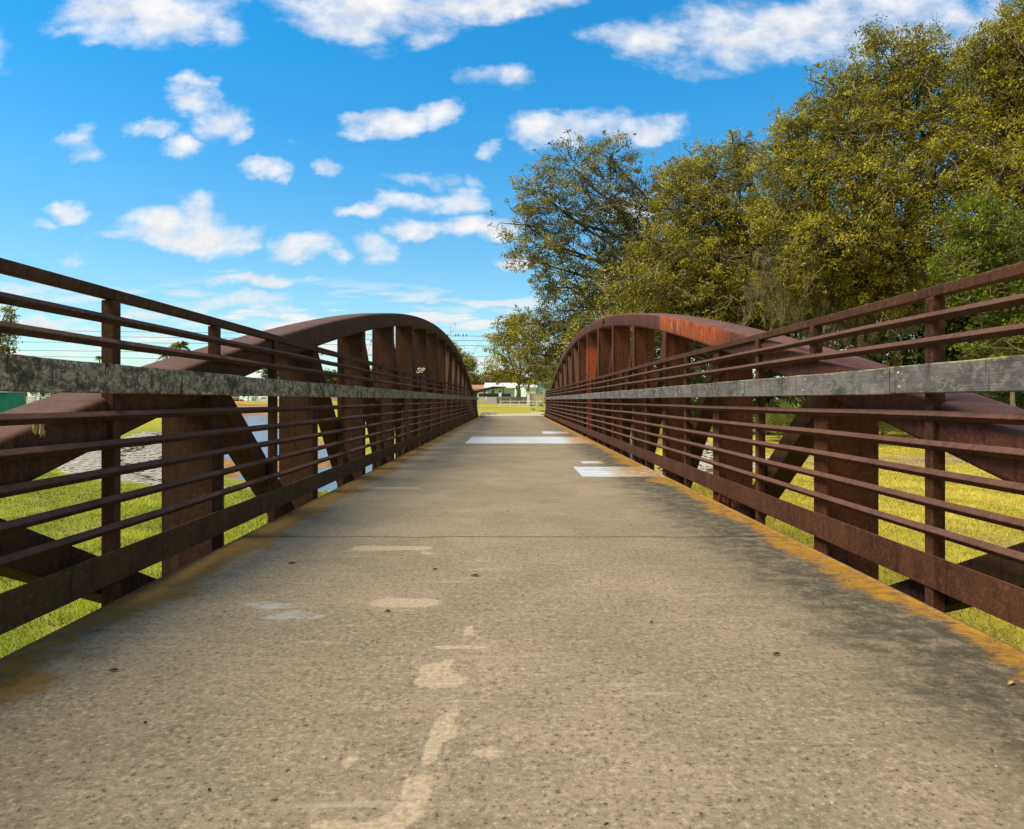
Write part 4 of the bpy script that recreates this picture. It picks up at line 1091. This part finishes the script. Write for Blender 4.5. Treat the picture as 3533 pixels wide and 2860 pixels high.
# cars
def car(px0, px1, py1, Y, H, paint, label, van=False, flip=1):
    a = at(px0, py1, Y); b_ = at(px1, py1, Y); L = b_.x-a.x; bz = a.z; W = 1.75
    root = empty('parked_car' if not van else 'parked_van', ((a.x+b_.x)/2, Y+W/2, bz)); tag(root, label, 'van' if van else 'car', 'vehicles parked beyond the left bank')
    if van: pr = [(0,.25),(0,.62),(.03,.72),(.12,.78),(.22,.98),(.95,1.0),(1,.9),(1,.25)]
    else: pr = [(0,.25),(0,.55),(.05,.62),(.22,.68),(.34,.97),(.68,1.0),(.84,.7),(.98,.62),(1,.5),(1,.25)]
    if flip < 0: pr = [(1-u, v) for u, v in pr][::-1]
    m = MB(); m.prism([(a.x+u*L, bz+v*H) for u, v in pr], 1, Y, Y+W); m.build('body', M[paint], root, bevel=.06)
    m = MB(); us = [(.25,.70),(.36,.92),(.66,.93),(.79,.70)] if not van else [(.16,.76),(.24,.93),(.5,.93),(.5,.72)]
    if flip < 0: us = [(1-u, v) for u, v in us][::-1]
    m.prism([(a.x+u*L, bz+v*H) for u, v in us], 1, Y-.012, Y+.05); m.build('side_window', M['glass_dark'], root)
    for u in (.19, .81):
        m = MB(); cx = a.x+u*L; rr = .32; m.prism([(cx+rr*math.cos(t*.3927), bz+rr+rr*math.sin(t*.3927)) for t in range(16)], 1, Y-.02, Y+.22)
        w = m.build('wheel', M['tyre'], root)
        m = MB(); m.prism([(cx+.2*math.cos(t*.5236), bz+rr+.2*math.sin(t*.5236)) for t in range(12)], 1, Y-.035, Y-.021); m.build('rim', M['silver_paint'], w)
    for u in (.02, .98):
        m = MB(); cx = a.x+u*L; m.box(cx-.07, cx+.07, Y-.015, Y+.03, bz+.42*H, bz+.5*H); m.build('headlight' if (u < .5) == (flip > 0) else 'tail_light', M['white_paint' if (u < .5) == (flip > 0) else 'red_paint'], root)
car(480,513,847,188,1.45,'red_paint','red car parked behind the rail fence, leftmost of the row')
car(521,545,846.5,190,1.5,'beige_paint','beige car parked between the white post sign and the white van', flip=-1)
car(540,576,846,184,1.95,'silver_paint','silver white van parked right of the beige car', van=True)
root = empty('box_trailer', at(597, 846, 186)); tag(root, 'white box trailer seen through the slit beside the second left upright', 'trailer')
m = MB(); wbox(m, A(582,827.5,618,844,186), 186, 188.4); m.build('body', M['white_wall'], root, bevel=.05)
for px in (592, 600):
    p = at(px, 846, 186); m = MB(); m.prism([(p.x+.35*math.cos(t*.5236), p.z+.35+.35*math.sin(t*.5236)) for t in range(12)], 1, 185.9, 186.2); m.build('wheel', M['tyre'], root)
m = MB(); r = A(497,838,508,847,187); m.add([(r[0],186.9,r[2]),(r[1],186.8,r[2]),(r[1]-.3,186.85,r[3]-.1),(r[0]+.2,186.9,r[3]-.4),(r[0],187,r[2]),(r[1],187,r[2]),(r[1]-.3,187,r[3]-.1),(r[0]+.2,187,r[3]-.4)],
      [(0,1,2,3),(7,6,5,4),(0,4,5,1),(1,5,6,2),(2,6,7,3),(3,7,4,0)])
tag(m.build('blue_banner', M['blue_cloth']), 'blue cloth banner hanging in front of the red car', 'banner')
root = empty('road_sign', at(531.7, 847, 180)); tag(root, 'small white square sign on a thin post in front of the beige car', 'sign')
m = MB(); wbox(m, A(529.3,822,534.3,828,180), 180, 180.05); m.build('panel', M['white_paint'], root)
p = at(531.8, 847, 180); m = MB(); m.tube([(p.x,180.08,p.z),(p.x,180.08,p.z+2.6)], .045, 6); m.build('post', M['galv'], root)
root = empty('white_pillar', at(517, 847, 182)); tag(root, 'stout white rounded pillar right of the red car', 'pillar')
p = at(517, 847, 182); m = MB(); m.tube([(p.x,182,p.z-.1),(p.x,182,p.z+.9),(p.x,182,p.z+1.5)], [.42,.34,.30], 12); m.build('shaft', M['white_wall'], root, smooth=True)
m = MB(); m.ball((p.x,182,p.z+1.72), .28, 1, 1, 1, 10, 8); m.build('cap', M['white_wall'], root, smooth=True)
zt3 = at(0, 832.8, 178).z
pipe_fence([466,484,502,520,538,556,574,592,610,628], 178, zt3, (zt3,), 'long pale rail fence in front of the parked cars', base=-.3, r=.05, mat='white_paint')
# left edge: shed, gate, sign
root = empty('green_shed', at(5, 860, 66)); tag(root, 'small green corrugated shed at the left frame edge', 'shed')
m = MB(); r = A(-40,822,17,861,66); n = 26
for i in range(n):
    w = (r[1]-r[0])/n; x = r[0]+i*w; m.prism([(x,66),(x+w*.3,65.95),(x+w*.7,65.95),(x+w*.999,66),(x+w*.999,68.2),(x,68.2)], 2, r[2]-.4, r[3])
m.build('wall', M['green_shed'], root)
m = MB(); m.box(r[0]-.1, r[1]+.1, 65.8, 68.3, r[3]+.002, r[3]+.08); m.build('roof', M['tarp'], root)
def gate(px0, px1, py0, py1, Y, label, npan):
    r = A(px0, py0, px1, py1, Y); root = empty('mesh_gate', ((r[0]+r[1])/2, Y, r[2])); tag(root, label, 'gate')
    m = MB(); m.tube([(r[0],Y,r[3]),(r[1],Y,r[3])], .035, 6); m.tube([(r[0],Y,r[2]+.15),(r[1],Y,r[2]+.15)], .03, 6); m.build('frame', M['white_paint'], root)
    for i in range(npan+1):
        x = r[0]+(r[1]-r[0])*i/npan; m = MB(); m.tube([(x,Y,r[2]-.2),(x,Y,r[3]+.12)], .07, 7); m.build('post', M['white_paint'], root)
    m = MB(); x = r[0]
    while x < r[1]:
        m.tube([(x,Y+.01,r[2]+.15),(x,Y+.01,r[3])], .006, 3, False); x += .14
    z = r[2]+.2
    while z < r[3]: m.tube([(r[0],Y+.02,z),(r[1],Y+.02,z)], .006, 3, False); z += .14
    tag(m.build('mesh_infill', M['galv'], root))
gate(75, 178, 829.5, 852, 74, 'white framed mesh gate beyond the left chord', 4)
m = MB(); wbox(m, A(134,830,151.5,842,73.8), 73.8, 73.83); tag(m.build('gate_sign', M['white_wall']), 'blank white board fixed on the mesh gate', 'sign')
root = empty('white_steps', at(62, 851, 72)); tag(root, 'stack of white slatted boards between the palm trunk and the gate', 'crates')
for i in range(4):
    m = MB(); wbox(m, A(55,831+i*5.2,68,835.4+i*5.2,71), 71, 71.5); m.build('slat', M['white_paint'], root)
m = MB(); wbox(m, A(80,839,180,852,92), 92, 92.4); tag(m.build('low_wall', M['tan_wall']), 'low tan wall behind the mesh gate', 'wall')

# small things on and around the deck
M['deadleaf'] = plain('dry_leaf_dark', (.035,.03,.028), .8); M['deadleaf_pale'] = plain('dry_leaf_pale', (.45,.33,.12), .8)
def small_leaf(px, py, L, ang, label, mat='deadleaf', grp='dead leaves lying on the deck'):
    x, y = gp(px, py); m = MB(); ca, sa = math.cos(ang), math.sin(ang)
    def q(u, v, z): return (x+(u*ca-v*sa)*L, y+(u*sa+v*ca)*L, z)
    m.add([q(-.5,0,.004), q(-.2,.16,.010), q(.2,.15,.012), q(.5,0,.006), q(.2,-.15,.011), q(-.2,-.14,.008), q(0,0,.004),
           q(-.5,0,.002), q(-.2,.16,.008), q(.2,.15,.010), q(.5,0,.004), q(.2,-.15,.009), q(-.2,-.14,.006)],
          [(0,6,1),(1,6,2),(2,6,3),(3,6,4),(4,6,5),(5,6,0),(12,11,10,9,8,7),(0,1,8,7),(1,2,9,8),(2,3,10,9),(3,4,11,10),(4,5,12,11),(5,0,7,12)])
    tag(m.build('dry_leaf', M[mat]), label, 'leaf', grp)
small_leaf(237,1407,.035,.1,'small black leaf scrap near the left rust stained edge of the deck')
small_leaf(1627,1373,.03,0,'small dark leaf scrap on the mildewed right half of the deck')
small_leaf(612,1181,.045,.1,'dark sliver of bark left of the middle, beyond the joint end')
small_leaf(995,1207,.045,0,'dark thin twig scrap just past the pale blotch in the middle of the deck')
small_leaf(1365,1306,.02,.8,'tiny dark crumb right of the pale streak')
small_leaf(911,1194,.03,.3,'tiny dark scrap above the pale blotch')
small_leaf(812,1283,.03,.1,'tiny dark twig under the pale oval blotch')
small_leaf(2118,1434,.04,.5,'pale dry leaf near the right frame edge of the deck','deadleaf_pale')
# grit and leaf crumbs gathered along the deck edges
n = 520; sd = rng.choice([-1, 1], n); yy0 = 1.5+24*rng.random(n)**1.6; xx0 = sd*(1.83-np.abs(rng.normal(0, .16, n)))
k_ = rng.random(n) < .22; xx0[k_] = rng.uniform(-1.7, 1.7, k_.sum())
Pg = np.stack([xx0, yy0, np.full(n, .004)], 1); sz = rng.uniform(.003, .011, n); an = rng.uniform(0, 6.28, n)
a_ = np.stack([np.cos(an)*sz, np.sin(an)*sz, np.zeros(n)], 1); b_ = np.stack([-np.sin(an)*sz*.45, np.cos(an)*sz*.45, rng.uniform(.001, .003, n)], 1)
Vg = np.stack([Pg-a_, Pg+b_+[0,0,.002], Pg+a_, Pg-b_+[0,0,.001]], 1).reshape(-1, 3)
tag(np_mesh('leaf_litter', Vg, np.arange(4*n).reshape(-1, 4), M['litter'], None, {'tint': np.repeat(rng.random(n), 4)}), 'crumbs of dry leaf and grit scattered along the deck edges', 'litter', kind='stuff')
# two dried leaves stuck on the left chord
def stuck(px, py, L, forked, label):
    Y = 3.0 if not forked else 3.04; x = -1.9775
    Yd = F*(1.98+CAMX)/(CX-px); z = EYE-(py-CY)*Yd/F; m = MB()
    pts = [(0,.5),(.13,.3),(.17,0),(.1,-.35),(0,-.5),(-.12,-.3),(-.15,0),(-.1,.3)] if not forked else [(0,.5),(.12,.3),(.1,0),(.22,-.2),(.14,-.22),(.12,-.45),(.02,-.25),(-.08,-.5),(-.1,-.2),(-.16,-.3),(-.1,.05),(-.08,.3)]
    m.prism([(Yd+u*L*1.6, z+v*L) for u, v in pts], 0, x+.002, x+.006)
    tag(m.build('dry_leaf', M['deadleaf_pale']), label, 'leaf', 'dried leaves stuck to the left chord')
stuck(70, 897, .055, False, 'pale oval dried leaf stuck on the side of the left chord')
stuck(84, 899, .07, True, 'pale forked dried leaf stuck right of the oval one on the left chord')

# ------------------------------------------------------------------ sky
w = bpy.data.worlds.new('World'); sc.world = w; w.use_nodes = True; w.node_tree.nodes.clear(); t = NT(w.node_tree)
SUN_EL, SUN_AZ = R(56), R(250)      # azimuth clockwise from +Y; sun stands behind the camera, to the left
tc = t.new('ShaderNodeTexCoord').outputs['Generated']
sky = t.new('ShaderNodeTexSky', sky_type='NISHITA'); sky.sun_disc = False; sky.sun_elevation = SUN_EL; sky.sun_rotation = SUN_AZ
sky.air_density = 1.0; sky.dust_density = .3; sky.ozone_density = 2.5
s = t.sep(tc)
yy = t.math('MAXIMUM', s[1], .08)
u = t.math('DIVIDE', s[0], yy); v = t.math('DIVIDE', s[2], yy)
uv = t.comb(u, v, 0)
wn = t.new('ShaderNodeTexNoise'); t.put(wn.inputs['Vector'], t.scale(uv, 1, 1.5, 1)); wn.inputs['Scale'].default_value = 7; wn.inputs['Detail'].default_value = 6; wn.inputs['Roughness'].default_value = .6
warp = t.vm('MULTIPLY', t.vm('SUBTRACT', wn.outputs['Color'], (.5,.5,.5)), (.13,.085,0))
uvw = t.vm('ADD', uv, warp)
clouds = [(90,675,90,10,.8),(300,655,70,10,.8),(430,668,90,10,.7),(200,735,120,11,.7),(60,745,80,10,.7),(350,740,90,9,.6),(600,660,50,8,.6),(700,640,40,7,.5),(480,560,60,8,.5),(860,655,60,7,.5),(960,700,50,6,.5),(90,630,70,9,.6),(290,25,175,62,1),(400,70,80,25,.7),(150,62,50,14,.6),(185,85,40,12,.6),(760,25,180,66,1),(720,55,110,38,1),(1010,2,200,34,1),(480,50,60,45,.35),
 (1360,90,110,42,.85),(1600,60,190,78,.95),(1830,30,190,85,.85),(1470,135,80,30,.6),(2060,90,130,75,.8),(1060,170,62,30,.7),(990,165,40,18,.35),
 (410,210,60,28,1),(455,245,55,42,1),(495,275,30,32,.9),(385,300,48,26,.9),(300,262,50,15,.65),(170,278,45,18,.5),(200,298,38,18,.5),(620,300,22,12,.4),
 (810,248,82,28,.95),(760,240,40,14,.8),(925,235,48,30,.85),(1150,275,95,42,1),(1240,265,110,40,1),(1360,265,80,28,1),(1035,320,28,14,.6),
 (555,350,48,18,.85),(590,365,22,12,.7),(700,338,42,16,.8),(890,368,60,12,.4),(985,372,25,10,.4),(155,438,55,20,.95),(95,465,35,12,.5),
 (340,470,110,36,1),(430,490,100,34,1),(400,450,50,30,1),(250,490,55,14,.8),(520,505,35,18,.8),(640,510,66,28,1),(690,530,40,14,.8),(795,512,48,28,.8),(790,540,30,10,.5),
 (770,432,70,16,.85),(870,420,80,20,.9),(960,408,60,26,.9),(900,475,70,20,.95),(1000,478,90,32,1),(1040,500,50,20,.9),(1350,430,120,34,.9),(1080,553,45,18,.9),
 (520,585,105,17,.9),(470,592,60,9,.7),(600,592,50,12,.7),(170,545,50,18,.45),(60,598,90,15,.8),(130,612,60,12,.6),(490,635,130,16,.75),(400,625,60,10,.5),(670,590,22,10,.5),(890,630,22,7,.45),
 (150,700,150,12,.5),(320,690,90,9,.5),(560,650,70,8,.4),(260,660,80,9,.4),(1075,650,50,9,.7),(975,648,40,6,.4),(2300,300,200,60,.8),(-200,300,150,60,.7),(-100,100,120,60,.7)]
fld = None
for (cx, cy, rx, ry, am) in clouds:
    cu, cv = (cx-CX)/F, (CY-cy)/F; su, sv = F/(rx*1.3), F/(ry*1.38)
    q = t.vm('MULTIPLY_ADD', uvw, (su, sv, 0), (-cu*su, -cv*sv, 0)); d2 = t.vm('DOT_PRODUCT', q, q)
    e = t.math('MULTIPLY_ADD', d2, -am, am)
    fld = e if fld is None else t.math('MAXIMUM', fld, e)
fb = t.noise(t.scale(uv, 1, 1.5, 1), 13, 8, .58, .2)
wisp = t.noise(t.scale(uv, .8, 2.2, 1), 6, 6, .6, .8)
fb2 = t.noise(t.vm('ADD', t.scale(uv, 1, 1.35, 1), (.004,.022,0)), 13, 7, .56, .2)
# low broken layer near the horizon; unseen cloud added elsewhere to neutralise the light
low = t.noise(t.scale(uv, .7, 4.2, 1), 8, 7, .6, .2)
lowm = t.math('MULTIPLY', t.ss(low, .47, .58), t.math('MULTIPLY', t.ss(v, .19, .12), t.ss(v, .0, .01)))
den = t.math('ADD', fld, t.math('MULTIPLY', t.math('SUBTRACT', fb, .5), 1.9))
den = t.math('ADD', den, t.math('MULTIPLY', t.math('SUBTRACT', wisp, .53), 1.3))
dens = t.ss(den, .02, 1.2)
dens = t.math('MAXIMUM', dens, t.math('MULTIPLY', lowm, .85))
front = t.ss(s[1], .02, .25)
allr = t.ss(t.noise(tc, 2.6, 6, .6), .36, .54)
upm = t.ss(s[2], -.01, .05)
dens = t.math('ADD', t.math('MULTIPLY', dens, front), t.math('MULTIPLY', t.math('MULTIPLY', allr, .95), t.math('SUBTRACT', 1, front)))
dens = t.math('MULTIPLY', dens, upm)
relief = t.math('MULTIPLY', t.math('SUBTRACT', fb, fb2), 2.4)
shade = t.math('ADD', t.ss(den, 1.5, .3, .35, .85), relief, clamp=True)
SK = .1
ccol = t.mix(shade, tuple(x/SK for x in (.54,.53,.55)), tuple(x/SK for x in (.72,.70,.68)))
lowc = t.ss(v, .04, .30)
ccol = t.mix(lowc, t.mix(shade, tuple(x/SK for x in (.40,.42,.46)), tuple(x/SK for x in (.70,.645,.60))), ccol)
# deeper blue than clear air gives: tint by height
hv = t.ss(s[2], .0, .48)
hs = t.mix(hv, (.90, 1.12, 1.06), (.16, 1.14, 1.48))
skyc = t.mix(1.0, sky.outputs[0], hs, 'MULTIPLY')
ccol = t.mix(t.ss(s[1], -.1, -.6), ccol, tuple(x/SK for x in (.30,.30,.31)))  # unseen clouds behind the camera dimmed to cut light from there
col = t.mix(t.math('MULTIPLY', dens, .96), skyc, ccol)
bg = t.new('ShaderNodeBackground'); t.put(bg.inputs[0], col); bg.inputs[1].default_value = SK
wo = t.new('ShaderNodeOutputWorld'); w.node_tree.links.new(bg.outputs[0], wo.inputs[0])
w.cycles.sampling_method = 'MANUAL'; w.cycles.sample_map_resolution = 512

sun = bpy.data.lights.new('sun', 'SUN'); sun.energy = 3.9; sun.angle = R(32); sun.color = (1.0, .86, .64)
so = bpy.data.objects.new('sun', sun); C.objects.link(so)
dirv = Vector((math.sin(SUN_AZ)*math.cos(SUN_EL), math.cos(SUN_AZ)*math.cos(SUN_EL), math.sin(SUN_EL)))   # towards the sun
so.rotation_euler = (-dirv).to_track_quat('-Z', 'Y').to_euler(); so.location = dirv*60

cam = bpy.data.cameras.new('camera'); co = bpy.data.objects.new('camera', cam); C.objects.link(co)
co.location = (CAMX, 0, EYE); co.rotation_euler = (R(90), 0, 0)
cam.sensor_width = 36; cam.lens = 36*F/2145; cam.shift_x = 2.5/2145; cam.shift_y = -30/2145
cam.clip_start = .05; cam.clip_end = 4000
sc.camera = co
sc.view_settings.view_transform = 'Standard'; sc.view_settings.look = 'None'; sc.view_settings.exposure = .56; sc.view_settings.gamma = 1
sc.cycles.max_bounces = 5; sc.cycles.transparent_max_bounces = 4
